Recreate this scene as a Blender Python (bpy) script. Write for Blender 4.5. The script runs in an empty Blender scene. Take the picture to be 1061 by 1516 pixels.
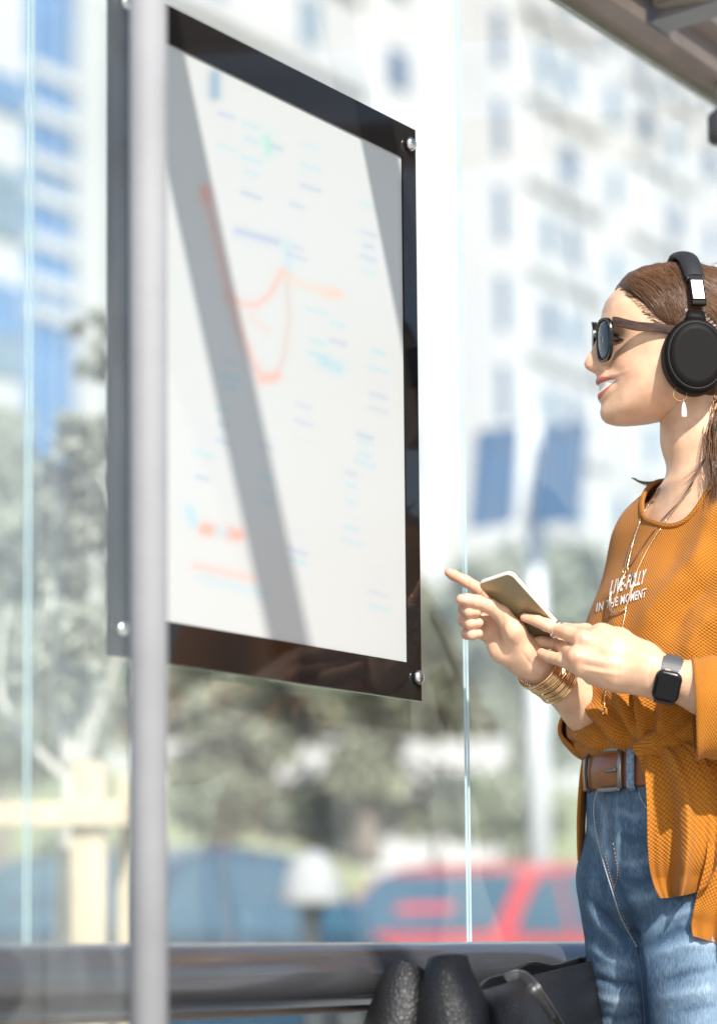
import bpy, bmesh, math, random
import numpy as np
from mathutils import Vector, Matrix
from mathutils.bvhtree import BVHTree
random.seed(7); rng = np.random.default_rng(7)
PI = math.pi
scene = bpy.context.scene
COL = scene.collection

# ---------------------------------------------------------------- camera
CAM_H = 0.80
FPX = 4000.0                       # focal length in photo pixels
PPX, PPY = 530.5, 983.0            # where the lens axis meets the photo
PITCH, ROLL = 6.0, -0.5
cam_d = bpy.data.cameras.new('camera'); cam = bpy.data.objects.new('camera', cam_d); COL.objects.link(cam)
CR = (Matrix.Rotation(math.radians(90 + PITCH), 4, 'X') @ Matrix.Rotation(math.radians(ROLL), 4, 'Z'))
cam.matrix_world = Matrix.Translation((0, 0, CAM_H)) @ CR
cam_d.sensor_fit = 'VERTICAL'; cam_d.sensor_height = 34.29; cam_d.sensor_width = 24.0
cam_d.lens = FPX / 1516.0 * 34.29
cam_d.shift_y = (PPY - 758.0) / 1516.0
cam_d.clip_start = 0.05; cam_d.clip_end = 2000
cam_d.dof.use_dof = True; cam_d.dof.focus_distance = 3.53; cam_d.dof.aperture_fstop = 2.45
scene.camera = cam
CAMP = Vector((0, 0, CAM_H)); C3 = CR.to_3x3()

# ---------------------------------------------------------------- light
SUN = Vector((0.34, -0.98, 0.90)).normalized()
world = bpy.data.worlds.new('World'); scene.world = world; world.use_nodes = True
wn = world.node_tree
sky = wn.nodes.new('ShaderNodeTexSky'); sky.sky_type = 'NISHITA'; sky.sun_disc = False
sky.sun_elevation = math.asin(SUN.z); sky.sun_rotation = math.atan2(SUN.x, SUN.y)
wn.links.new(sky.outputs[0], wn.nodes['Background'].inputs[0]); wn.nodes['Background'].inputs[1].default_value = 0.125
sl = bpy.data.lights.new('sun', 'SUN'); sl.energy = 4.4; sl.angle = math.radians(1.0); sl.color = (1.0, 0.955, 0.89)
so = bpy.data.objects.new('sun', sl); COL.objects.link(so); so.rotation_euler = SUN.to_track_quat('Z', 'Y').to_euler(); so.location = (3, -4, 8)
scene.view_settings.view_transform = 'Standard'; scene.view_settings.look = 'None'
scene.view_settings.gamma = 1.0; scene.view_settings.exposure = 0.97
scene.cycles.use_denoising = True
scene.cycles.max_bounces = 10; scene.cycles.transparent_max_bounces = 24
scene.cycles.sample_clamp_indirect = 6.0

# ---------------------------------------------------------------- pixel <-> world
def ray(px, py):
    return (C3 @ Vector(((px - PPX) / FPX, -(py - PPY) / FPX, -1.0))).normalized()
def P(px, py, Y):
    d = ray(px, py); return CAMP + d * (Y / d.y)
WY = 3.6                            # the woman's distance
def Q(px, py, dy=0.0):
    return P(px, py, WY + dy)
def proj(V):
    V = np.asarray(V, float) - np.array(CAMP); L = V @ np.array(C3)
    return PPX + FPX * L[:, 0] / -L[:, 2], PPY - FPX * L[:, 1] / -L[:, 2]

# ---------------------------------------------------------------- object helpers
def tag(o, label=None, cat=None, group=None, kind=None):
    if label: o['label'] = label
    if cat: o['category'] = cat
    if group: o['group'] = group
    if kind: o['kind'] = kind
    return o
def empty(name, loc, label=None, cat=None, group=None, rz=0.0):
    o = bpy.data.objects.new(name, None); COL.objects.link(o); o.location = loc; o.rotation_euler = (0, 0, rz)
    o.empty_display_size = 0.1
    return tag(o, label, cat, group)
def link(name, me, mats, parent=None, local=False, smooth=False):
    o = bpy.data.objects.new(name, me); COL.objects.link(o)
    for m in (mats if isinstance(mats, (list, tuple)) else [mats]): me.materials.append(m)
    if smooth: me.polygons.foreach_set('use_smooth', [True] * len(me.polygons))
    if parent:
        o.parent = parent
        if not local:
            q = parent; mw = Matrix.Identity(4)
            chain = []
            while q: chain.append(q); q = q.parent
            for q in reversed(chain): mw = mw @ q.matrix_parent_inverse @ Matrix.LocRotScale(q.location, q.rotation_euler, q.scale)
            o.matrix_parent_inverse = mw.inverted()
    return o
def mesh_np(name, V, F):
    """V (n,3); F (m,4) or (m,3) arrays or a list of such arrays"""
    if not isinstance(F, list): F = [F]
    F = [np.asarray(f, np.int32) for f in F if len(f)]
    me = bpy.data.meshes.new(name); V = np.asarray(V, np.float32)
    me.vertices.add(len(V)); me.vertices.foreach_set('co', V.ravel())
    loops = np.concatenate([f.ravel() for f in F]); tot = np.concatenate([np.full(len(f), f.shape[1], np.int32) for f in F])
    st = np.concatenate([[0], np.cumsum(tot)[:-1]]).astype(np.int32)
    me.loops.add(len(loops)); me.loops.foreach_set('vertex_index', loops)
    me.polygons.add(len(tot)); me.polygons.foreach_set('loop_start', st)
    me.update(calc_edges=True); me.validate()
    return me
def attr_col(me, name, C):
    a = me.attributes.new(name, 'FLOAT_COLOR', 'POINT'); C = np.asarray(C, np.float32)
    if C.shape[1] == 3: C = np.concatenate([C, np.ones((len(C), 1), np.float32)], 1)
    a.data.foreach_set('color', C.ravel())
def attr_f(me, name, v):
    a = me.attributes.new(name, 'FLOAT', 'POINT'); a.data.foreach_set('value', np.asarray(v, np.float32))
def attr_v(me, name, v):
    a = me.attributes.new(name, 'FLOAT_VECTOR', 'POINT'); a.data.foreach_set('vector', np.asarray(v, np.float32).ravel())
class MB:
    """collects polygons, then links them as ONE mesh"""
    def __init__(s): s.v = []; s.f = []; s.mi = []
    def add(s, vs, fs, mi=0):
        b = len(s.v); s.v += [Vector(v) for v in vs]; s.f += [[b + i for i in f] for f in fs]; s.mi += [mi] * len(fs); return s
    def box(s, c, size, M=None, mi=0):
        c = Vector(c); h = Vector(size) / 2; M = M or Matrix.Identity(3)
        vs = [c + M @ Vector((sx * h.x, sy * h.y, sz * h.z)) for sx in (-1, 1) for sy in (-1, 1) for sz in (-1, 1)]
        return s.add(vs, [(0, 1, 3, 2), (4, 6, 7, 5), (0, 4, 5, 1), (2, 3, 7, 6), (0, 2, 6, 4), (1, 5, 7, 3)], mi)
    def tube(s, pts, r, n=10, mi=0, caps=True, flat=1.0, up=None):
        pts = [Vector(p) for p in pts]; k = len(pts); rs = r if isinstance(r, (list, tuple)) else [r] * k
        rings = []; prev = None
        for i, p in enumerate(pts):
            t = (pts[min(i + 1, k - 1)] - pts[max(i - 1, 0)])
            t = t.normalized() if t.length > 1e-9 else Vector((0, 0, 1))
            if prev is None:
                a = Vector(up) if up else (Vector((0, 0, 1)) if abs(t.z) < 0.9 else Vector((1, 0, 0)))
            else: a = prev
            u = (a - t * a.dot(t)).normalized(); w = t.cross(u); prev = u
            rings.append([p + (u * math.cos(2 * PI * j / n) * flat + w * math.sin(2 * PI * j / n)) * rs[i] for j in range(n)])
        vs = [v for rg in rings for v in rg]
        fs = [(i * n + j, i * n + (j + 1) % n, (i + 1) * n + (j + 1) % n, (i + 1) * n + j) for i in range(k - 1) for j in range(n)]
        if caps: fs += [tuple(range(n - 1, -1, -1)), tuple((k - 1) * n + j for j in range(n))]
        return s.add(vs, fs, mi)
    def ring(s, c, ax, R, r, n=40, m=8, mi=0, R2=None, u=None):
        ax = Vector(ax).normalized(); u = Vector(u) if u else (Vector((0, 0, 1)) if abs(ax.z) < 0.9 else Vector((1, 0, 0)))
        u = (u - ax * u.dot(ax)).normalized(); w = ax.cross(u); R2 = R2 or R; c = Vector(c); vs = []
        for i in range(n):
            a = 2 * PI * i / n; d = u * math.cos(a) * R + w * math.sin(a) * R2; dn = d.normalized()
            for j in range(m):
                b = 2 * PI * j / m; vs.append(c + d + dn * (r * math.cos(b)) + ax * (r * math.sin(b)))
        fs = [(i * m + j, ((i + 1) % n) * m + j, ((i + 1) % n) * m + (j + 1) % m, i * m + (j + 1) % m) for i in range(n) for j in range(m)]
        return s.add(vs, fs, mi)
    def lathe(s, c, ax, prof, n=32, mi=0, sx=1.0, sy=1.0, u=None):
        """prof: (radius, height along axis) list"""
        ax = Vector(ax).normalized(); u = Vector(u) if u else (Vector((0, 0, 1)) if abs(ax.z) < 0.9 else Vector((1, 0, 0)))
        u = (u - ax * u.dot(ax)).normalized(); w = ax.cross(u); c = Vector(c); vs = []
        for r, h in prof:
            for j in range(n):
                a = 2 * PI * j / n; vs.append(c + ax * h + u * (math.cos(a) * r * sx) + w * (math.sin(a) * r * sy))
        k = len(prof)
        fs = [(i * n + j, i * n + (j + 1) % n, (i + 1) * n + (j + 1) % n, (i + 1) * n + j) for i in range(k - 1) for j in range(n)]
        fs += [tuple(range(n - 1, -1, -1)), tuple((k - 1) * n + j for j in range(n))]
        return s.add(vs, fs, mi)
    def ball(s, c, r, n=12, m=8, mi=0, M=None):
        c = Vector(c); rr = Vector(r) if isinstance(r, (list, tuple)) else Vector((r, r, r)); M = M or Matrix.Identity(3); vs = [c + M @ Vector((0, 0, rr.z))]
        for i in range(1, m):
            t = PI * i / m
            for j in range(n):
                p = 2 * PI * j / n; vs.append(c + M @ Vector((rr.x * math.sin(t) * math.cos(p), rr.y * math.sin(t) * math.sin(p), rr.z * math.cos(t))))
        vs.append(c + M @ Vector((0, 0, -rr.z))); e = len(vs) - 1
        fs = [(0, 1 + j, 1 + (j + 1) % n) for j in range(n)]
        fs += [(1 + i * n + j, 1 + (i + 1) * n + j, 1 + (i + 1) * n + (j + 1) % n, 1 + i * n + (j + 1) % n) for i in range(m - 2) for j in range(n)]
        fs += [(e, 1 + (m - 2) * n + (j + 1) % n, 1 + (m - 2) * n + j) for j in range(n)]
        return s.add(vs, fs, mi)
    def grid(s, rows, mi=0, closed=False):
        k = len(rows); n = len(rows[0]); vs = [v for r in rows for v in r]; m = n if closed else n - 1
        return s.add(vs, [(i * n + j, i * n + (j + 1) % n, (i + 1) * n + (j + 1) % n, (i + 1) * n + j) for i in range(k - 1) for j in range(m)], mi)
    def build(s, name, mats, parent=None, smooth=False, bevel=0.0, local=False, sub=0, solid=0.0):
        me = bpy.data.meshes.new(name); me.from_pydata([tuple(v) for v in s.v], [], s.f)
        me.polygons.foreach_set('material_index', s.mi)
        bm = bmesh.new(); bm.from_mesh(me); bmesh.ops.recalc_face_normals(bm, faces=bm.faces); bm.to_mesh(me); bm.free()
        me.update(); o = link(name, me, mats, parent, local, smooth)
        if solid:
            m = o.modifiers.new('solid', 'SOLIDIFY'); m.thickness = solid; m.offset = 0
        if bevel:
            m = o.modifiers.new('bevel', 'BEVEL'); m.width = bevel; m.segments = 2; m.limit_method = 'ANGLE'; m.angle_limit = math.radians(40)
        if sub:
            m = o.modifiers.new('sub', 'SUBSURF'); m.levels = sub; m.render_levels = sub
        return o

# ---------------------------------------------------------------- implicit surfaces
class Field:
    def __init__(s, lo, hi, h):
        s.lo = np.array(lo, float); s.h = h; s.n = np.ceil((np.array(hi, float) - s.lo) / h).astype(int) + 1
        s.F = np.full(s.n, 0.06, np.float32)
    def sub(s, lo, hi):
        a = np.clip(np.floor((np.array(lo) - s.lo) / s.h).astype(int), 0, s.n - 1); b = np.clip(np.ceil((np.array(hi) - s.lo) / s.h).astype(int) + 1, 1, s.n)
        sl = tuple(slice(int(a[i]), int(max(b[i], a[i] + 1))) for i in range(3))
        g = [s.lo[i] + s.h * np.arange(sl[i].start, sl[i].stop) for i in range(3)]
        return sl, np.meshgrid(*g, indexing='ij')
    @staticmethod
    def smin(a, b, k):
        if k <= 0: return np.minimum(a, b)
        h = np.maximum(k - np.abs(a - b), 0) / k
        return np.minimum(a, b) - h * h * k * 0.25
    def cones(s, chain, k=0.004, kj=None):
        """chain: list of (point, radius) joined by round cones; kj: blend within the chain"""
        pts = np.array([np.array(p, float) for p, r in chain]); rs = np.array([r for p, r in chain])
        m = rs.max() + k + 3 * s.h
        sl, (X, Y, Z) = s.sub(pts.min(0) - m, pts.max(0) + m)
        D = None
        for i in range(len(pts) - 1):
            a, b = pts[i], pts[i + 1]; ba = b - a; L2 = max(ba @ ba, 1e-12)
            t = np.clip(((X - a[0]) * ba[0] + (Y - a[1]) * ba[1] + (Z - a[2]) * ba[2]) / L2, 0, 1)
            d = np.sqrt((X - a[0] - t * ba[0]) ** 2 + (Y - a[1] - t * ba[1]) ** 2 + (Z - a[2] - t * ba[2]) ** 2) - (rs[i] + (rs[i + 1] - rs[i]) * t)
            D = d if D is None else s.smin(D, d, kj if kj is not None else k * 0.5)
        s.F[sl] = s.smin(s.F[sl], D.astype(np.float32), k)
    def ell(s, c, r, M, k=0.004, cut=False):
        c = np.array(c, float); r = np.array(r, float); M = np.array(M, float)   # columns of M = axes
        m = r.max() + k + 3 * s.h
        sl, (X, Y, Z) = s.sub(c - m, c + m)
        p = np.stack([X - c[0], Y - c[1], Z - c[2]], -1) @ M
        k0 = np.linalg.norm(p / r, axis=-1); k1 = np.linalg.norm(p / (r * r), axis=-1) + 1e-9
        d = k0 * (k0 - 1) / k1
        if cut: s.F[sl] = -s.smin(-s.F[sl], d.astype(np.float32), k)
        else: s.F[sl] = s.smin(s.F[sl], d.astype(np.float32), k)
    def stack(s, rows, lat, fwd, k=0.01, n=2.0):
        """rows: (centre point, half width, half depth) at descending heights; elliptic sections"""
        rows = sorted(rows, key=lambda r: r[0][2]); z = np.array([r[0][2] for r in rows])
        _, (X, Y, Z) = s.sub(s.lo, s.lo + s.h * s.n)
        zz = Z[0, 0, :]; f = lambda a: np.interp(zz, z, a)
        def sm(a):
            a = f(a); kk = max(3, int(0.012 / s.h)); kk += 1 - kk % 2
            return np.convolve(np.pad(a, kk // 2, 'edge'), np.ones(kk) / kk, 'valid')
        cx = sm([r[0][0] for r in rows]); cy = sm([r[0][1] for r in rows]); w = sm([r[1] for r in rows]); d = sm([r[2] for r in rows])
        dx = X - cx; dy = Y - cy; a = dx * lat[0] + dy * lat[1]; b = dx * fwd[0] + dy * fwd[1]
        k0 = (np.abs(a / w) ** n + np.abs(b / d) ** n) ** (1.0 / n); k1 = np.sqrt((a / w ** 2) ** 2 + (b / d ** 2) ** 2) + 1e-6
        D = np.where(k0 > 0.3, k0 * (k0 - 1) / k1, -0.05)
        D = np.maximum(D, np.maximum(z[0] - Z, Z - z[-1]))
        s.F = s.smin(s.F, D.astype(np.float32), k)
    def mesh(s, smooth=2):
        F = s.F; neg = F < 0; n = np.array(F.shape)
        cs = [(i, j, k) for i in (0, 1) for j in (0, 1) for k in (0, 1)]
        sl = lambda c: tuple(slice(c[a], n[a] - 1 + c[a]) for a in range(3))
        cnt = sum(neg[sl(c)].astype(np.int8) for c in cs)
        act = (cnt > 0) & (cnt < 8); ijk = np.argwhere(act)
        idx = np.full(act.shape, -1, np.int64); idx[act] = np.arange(len(ijk))
        acc = np.zeros((len(ijk), 3)); num = np.zeros(len(ijk))
        for a in cs:
            for ax in range(3):
                if a[ax]: continue
                b = list(a); b[ax] = 1
                fa = F[tuple((ijk + a).T)]; fb = F[tuple((ijk + b).T)]
                m = (fa < 0) != (fb < 0); t = fa[m] / (fa[m] - fb[m])
                p = np.tile(np.array(a, float), (m.sum(), 1)); p[:, ax] += t
                acc[m] += p; num[m] += 1
        V = (ijk + acc / num[:, None]) * s.h + s.lo
        quads = []
        for ax in range(3):
            o1, o2 = [(1, 2), (2, 0), (0, 1)][ax]
            A = [slice(None)] * 3; B = [slice(None)] * 3; A[ax] = slice(0, -1); B[ax] = slice(1, None)
            ch = neg[tuple(A)] != neg[tuple(B)]
            e = np.argwhere(ch); lim = n - 1
            ok = (e[:, o1] >= 1) & (e[:, o2] >= 1) & (e[:, o1] < lim[o1]) & (e[:, o2] < lim[o2]); e = e[ok]
            if not len(e): continue
            def cell(d1, d2):
                c = e.copy(); c[:, o1] += d1; c[:, o2] += d2; return idx[tuple(c.T)]
            q = np.stack([cell(-1, -1), cell(0, -1), cell(0, 0), cell(-1, 0)], 1)
            fl = ~neg[tuple(e.T)]; q[fl] = q[fl][:, ::-1]; quads.append(q)
        Fq = np.concatenate(quads); Fq = Fq[(Fq >= 0).all(1)]
        for _ in range(smooth): V = relax(V, Fq)
        return V, Fq
def relax(V, Fq, f=0.5, mask=None):
    S = np.zeros_like(V); c = np.zeros(len(V))
    for a in range(4):
        b = (a + 1) % 4
        for i, j in ((a, b), (b, a)):
            for ax in range(3): S[:, ax] += np.bincount(Fq[:, i], V[Fq[:, j], ax], len(V))
            c += np.bincount(Fq[:, i], minlength=len(V))
    D = S / np.maximum(c, 1)[:, None] - V; D[c == 0] = 0
    if mask is not None: D *= mask[:, None]
    return V + f * D
def normals(V, Fq):
    n = np.cross(V[Fq[:, 2]] - V[Fq[:, 0]], V[Fq[:, 3]] - V[Fq[:, 1]]); N = np.zeros_like(V)
    for a in range(4):
        for ax in range(3): N[:, ax] += np.bincount(Fq[:, a], n[:, ax], len(V))
    return N / (np.linalg.norm(N, axis=1)[:, None] + 1e-12)
def poly_dist(x, y, pts):
    """distance to a polyline and the parameter 0..1 along it"""
    pts = np.array(pts, float); best = np.full(x.shape, 1e9); tt = np.zeros(x.shape); seg = np.linalg.norm(np.diff(pts, axis=0), axis=1); cum = np.concatenate([[0], np.cumsum(seg)]) / seg.sum()
    for i in range(len(pts) - 1):
        a, b = pts[i], pts[i + 1]; d = b - a; t = np.clip(((x - a[0]) * d[0] + (y - a[1]) * d[1]) / (d @ d), 0, 1)
        dd = np.hypot(x - a[0] - t * d[0], y - a[1] - t * d[1]); m = dd < best
        best = np.where(m, dd, best); tt = np.where(m, cum[i] + t * (cum[i + 1] - cum[i]), tt)
    return best, tt
def in_poly(x, y, pts):
    r = np.zeros(x.shape, bool); n = len(pts)
    for i in range(n):
        (x1, y1), (x2, y2) = pts[i], pts[(i + 1) % n]
        if y1 == y2: continue
        c = (y1 > y) != (y2 > y); r ^= c & (x < (x2 - x1) * (y - y1) / (y2 - y1) + x1)
    return r
def strokes(V, Fq, lst, front=True):
    """push fold ridges / valleys into a cloth mesh: (points, amplitude m, width px[, fade ends])"""
    N = normals(V, Fq); x, y = proj(V); D = np.zeros(len(V))
    vd = V - np.array(CAMP); vd /= np.linalg.norm(vd, axis=1)[:, None]; face = np.clip(-(N * vd).sum(1) * 3 + 0.4, 0, 1)
    for st in lst:
        pts, amp, w = st[:3]; d, t = poly_dist(x, y, pts)
        f0, f1 = st[3] if len(st) > 3 else (0.25, 0.25)
        e = np.clip(t / max(f0, 1e-3), 0, 1) * np.clip((1 - t) / max(f1, 1e-3), 0, 1)
        D += amp * np.exp(-(d / w) ** 2) * (0.15 + 0.85 * e)
    return V + N * (D * face)[:, None]
def catmull(pts, m=8):
    pts = [Vector(p) for p in pts]; out = []
    for i in range(len(pts) - 1):
        p0, p1, p2, p3 = pts[max(i - 1, 0)], pts[i], pts[i + 1], pts[min(i + 2, len(pts) - 1)]
        for j in range(m):
            t = j / m; out.append(0.5 * ((2 * p1) + (p2 - p0) * t + (2 * p0 - 5 * p1 + 4 * p2 - p3) * t * t + (3 * p1 - p0 - 3 * p2 + p3) * t ** 3))
    return out + [pts[-1]]

# ---------------------------------------------------------------- materials
def node(nt, t, **kw):
    n = nt.nodes.new(t)
    for k, v in kw.items():
        if k == 'ins':
            for a, b in v.items(): n.inputs[a].default_value = b
        else: setattr(n, k, v)
    return n
def mat(name, col=(0.5, 0.5, 0.5), rough=0.5, metal=0.0, var=0.0, vscale=8.0, bump=0.0, bscale=60.0, spec=0.5, coat=0.0, stretch=None, detail=4.0, dirt=None, sheen=0.0):
    m = bpy.data.materials.new(name); m.use_nodes = True; nt = m.node_tree; b = nt.nodes['Principled BSDF']
    b.inputs['Base Color'].default_value = (*col, 1); b.inputs['Roughness'].default_value = rough; b.inputs['Metallic'].default_value = metal
    b.inputs['Specular IOR Level'].default_value = spec; b.inputs['Coat Weight'].default_value = coat; b.inputs['Sheen Weight'].default_value = sheen
    tc = node(nt, 'ShaderNodeTexCoord'); src = tc.outputs['Object']
    if stretch:
        mp = node(nt, 'ShaderNodeMapping'); mp.inputs['Scale'].default_value = stretch; nt.links.new(src, mp.inputs[0]); src = mp.outputs[0]
    if var or dirt:
        nz = node(nt, 'ShaderNodeTexNoise', ins={'Scale': vscale, 'Detail': detail, 'Roughness': 0.6}); nt.links.new(src, nz.inputs['Vector'])
        cr = node(nt, 'ShaderNodeMapRange', ins={'From Min': 0.3, 'From Max': 0.7}); nt.links.new(nz.outputs[0], cr.inputs[0])
        mx = node(nt, 'ShaderNodeMix', data_type='RGBA'); nt.links.new(cr.outputs[0], mx.inputs['Factor'])
        c2 = dirt if dirt else tuple(min(1, c * (1 + var)) for c in col)
        c1 = col if dirt else tuple(c * (1 - var) for c in col)
        mx.inputs[6].default_value = (*c1, 1); mx.inputs[7].default_value = (*c2, 1); nt.links.new(mx.outputs[2], b.inputs['Base Color'])
        rr = node(nt, 'ShaderNodeMapRange', ins={'To Min': max(0.02, rough - 0.08), 'To Max': min(1, rough + 0.08)}); nt.links.new(nz.outputs[0], rr.inputs[0]); nt.links.new(rr.outputs[0], b.inputs['Roughness'])
    if bump:
        n2 = node(nt, 'ShaderNodeTexNoise', ins={'Scale': bscale, 'Detail': 3.0}); nt.links.new(src, n2.inputs['Vector'])
        bp = node(nt, 'ShaderNodeBump', ins={'Strength': 1.0, 'Distance': bump}); nt.links.new(n2.outputs[0], bp.inputs['Height']); nt.links.new(bp.outputs[0], b.inputs['Normal'])
    return m
def glass_mat(name, tint=(0.97, 0.985, 0.98), dust=0.04, refl=0.10):
    """clear pane: passes light straight through, mirrors a little, a thin even film of dust"""
    m = bpy.data.materials.new(name); m.use_nodes = True; nt = m.node_tree; nt.nodes.remove(nt.nodes['Principled BSDF']); out = nt.nodes['Material Output']
    tr = node(nt, 'ShaderNodeBsdfTransparent'); tr.inputs[0].default_value = (*tint, 1)
    gl = node(nt, 'ShaderNodeBsdfGlossy'); gl.inputs['Roughness'].default_value = 0.02
    df = node(nt, 'ShaderNodeBsdfDiffuse'); df.inputs[0].default_value = (0.8, 0.8, 0.78, 1)
    lw = node(nt, 'ShaderNodeLayerWeight', ins={'Blend': 0.5}); pw = node(nt, 'ShaderNodeMath', operation='POWER', ins={1: 5.0}); nt.links.new(lw.outputs['Facing'], pw.inputs[0])
    fr = node(nt, 'ShaderNodeMath', operation='MULTIPLY_ADD', ins={1: 0.9, 2: refl * 0.35}); nt.links.new(pw.outputs[0], fr.inputs[0])
    m1 = node(nt, 'ShaderNodeMixShader'); nt.links.new(fr.outputs[0], m1.inputs[0]); nt.links.new(tr.outputs[0], m1.inputs[1]); nt.links.new(gl.outputs[0], m1.inputs[2])
    nz = node(nt, 'ShaderNodeTexNoise', ins={'Scale': 9.0, 'Detail': 9.0, 'Roughness': .68}); tc = node(nt, 'ShaderNodeTexCoord'); mpg = node(nt, 'ShaderNodeMapping'); mpg.inputs['Scale'].default_value = (1, 1, .35); nt.links.new(tc.outputs['Object'], mpg.inputs[0]); nt.links.new(mpg.outputs[0], nz.inputs['Vector'])
    mr = node(nt, 'ShaderNodeMapRange', ins={'From Min': 0.25, 'From Max': 0.75, 'To Min': dust * 0.45, 'To Max': dust * 1.6}); nt.links.new(nz.outputs[0], mr.inputs[0])
    m2 = node(nt, 'ShaderNodeMixShader'); nt.links.new(mr.outputs[0], m2.inputs[0]); nt.links.new(m1.outputs[0], m2.inputs[1]); nt.links.new(df.outputs[0], m2.inputs[2])
    nt.links.new(m2.outputs[0], out.inputs[0]); return m
# ================================================================ the bus shelter
VP = ray(2950, 1385); D = Vector((VP.x, VP.y, 0)).normalized()      # along the glass wall, away from the camera
N = Vector((D.y, -D.x, 0))                                          # out of the wall, towards the camera
W0 = P(620, 1035, 3.55)
def W(px, py, off=0.0):
    d = ray(px, py); o = W0 + N * off
    return CAMP + d * ((o - CAMP).dot(N) / d.dot(N))
def U(p): return (Vector(p) - W0).dot(D)
def WP(u, z, off=0.0):
    p = W0 + D * u + N * off; return Vector((p.x, p.y, z))
MW = Matrix((D, N, Vector((0, 0, 1)))).transposed()                 # columns: along, out, up

M_alu = mat('shelter_metal', (0.17, 0.135, 0.11), 0.42, 0.3, var=0.15, vscale=14, bump=0.0004, bscale=160)
M_alu2 = mat('grey_post_paint', (0.205, 0.205, 0.21), 0.65, 0.0, var=0.08, vscale=9, spec=.2)
M_rail = mat('rail_steel', (0.085, 0.085, 0.09), 0.15, 0.5, var=0.08, vscale=9, stretch=(1, 1, 1))
M_bolt = mat('bolt_steel', (0.55, 0.54, 0.52), 0.25, 1.0)
M_glass = glass_mat('pane_glass', dust=0.036)
M_glass_side = glass_mat('side_pane_glass', tint=(0.95, 0.97, 0.965), dust=0.035)
M_roofglass = glass_mat('roof_glass', tint=(0.985, 0.99, 0.99), dust=0.008, refl=0.04)
M_edge = mat('pane_edge', (0.44, 0.55, 0.57), 0.25, 0.0, var=0.12, vscale=20)
Z_ROOF = 2.232
def pane(label, u0, u1, z0, z1):
    t = 0.0036; r = MB()
    a = [WP(u0, z0, 0), WP(u1, z0, 0), WP(u1, z1, 0), WP(u0, z1, 0)]; b = [v - N * t for v in a]
    r.add(a + b, [(0, 1, 2, 3), (7, 6, 5, 4)], 0)
    r.add(a + b, [(0, 3, 7, 4), (1, 5, 6, 2), (3, 2, 6, 7), (0, 4, 5, 1)], 1)
    o = r.build('glass_panel', [M_glass, M_edge]); return tag(o, label, 'glass pane', 'glass panes of the shelter wall')
u40, u690 = U(W(44, 800)), U(W(688.5, 800)); uend = U(W(-79, 800))
g = 0.004
pane('narrow clear shelter pane at the near end, left of the route map', uend + 0.02, u40 - g, 0.30, Z_ROOF - 0.02)
pane('clear shelter pane that carries the framed route map', u40 + g, u690 - g, 0.30, Z_ROOF - 0.02)
pane('clear shelter pane behind the woman, beyond the joint right of the route map', u690 + g, u690 + 1.6, 0.30, Z_ROOF - 0.02)
# corner post near the camera and the small side pane that ties it to the wall
pt = P(220, 758, 2.60); post_xy = Vector((pt.x, pt.y, 0))
o = MB(); o.tube([(pt.x, pt.y, 0.0), (pt.x, pt.y, 2.30)], 0.0185, 20)
po = empty('shelter_post', (pt.x, pt.y, 0), 'round light grey steel post of the shelter, out of focus close to the camera', 'post')
o.build('post_tube', M_alu2, po, smooth=True)
MB().lathe((pt.x, pt.y, 0), (0, 0, 1), [(0.06, 0), (0.06, 0.012), (0.03, 0.018)], 20).build('base_plate', M_alu2, po)
wb = WP(uend, 0, 0.0); e = (post_xy - Vector((wb.x, wb.y, 0))); eh = e.normalized(); en = Vector((-eh.y, eh.x, 0))
side = MB()
ps = Vector((wb.x, wb.y, 0)) + eh * 0.012; pe = post_xy - eh * 0.021
mid = P(83, 1400, 2.68); tm = (Vector((mid.x, mid.y, 0)) - ps).dot(eh)
for i, (s0, s1, lab) in enumerate(((0, tm - 0.003, 'outer strip of side glazing at the near end of the shelter, farthest left'), (tm + 0.003, (pe - ps).length, 'side glass pane between the blurred grey post and the glazing strip'))):
    r = MB(); a = [ps + eh * s0 + Vector((0, 0, 0.12)), ps + eh * s1 + Vector((0, 0, 0.12)), ps + eh * s1 + Vector((0, 0, 2.12)), ps + eh * s0 + Vector((0, 0, 2.12))]
    b = [v + en * 0.004 for v in a]
    r.add(a + b, [(0, 1, 2, 3), (7, 6, 5, 4)], 0); r.add(a + b, [(0, 3, 7, 4), (1, 5, 6, 2), (3, 2, 6, 7), (0, 4, 5, 1)], 0)
    tag(r.build('side_glass_panel', [M_glass_side, M_edge]), lab, 'glass pane', 'side panes of the shelter')
# rail along the wall
rl = empty('leaning_rail', WP(0, 0, 0.06), 'thick round steel leaning rail along the bottom of the glass wall', 'rail')
zr = CAM_H + 0.007 - 0.038
r = MB(); us = np.linspace(uend - 0.25, u690 + 1.7, 40)
r.tube([WP(u, zr, 0.062) for u in us], 0.038, 40); r.build('rail_tube', M_rail, rl, smooth=True)
for u in (uend - 0.1, u690 - 0.10, u690 + 0.9):
    MB().tube([WP(u, 0, 0.062), WP(u, zr - 0.03, 0.062)], 0.022, 16).build('leg', M_alu, rl, smooth=True)
r = MB(); r.tube([WP(u, zr - 0.0405, 0.050) for u in us], 0.006, 10); r.build('lower_bead', M_alu, rl, smooth=True)
# roof: rear gutter beam, rafters slanted to aim their shadows, glass between
ratio = (-SUN).dot(D) / -SUN.z * -1.0
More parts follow.
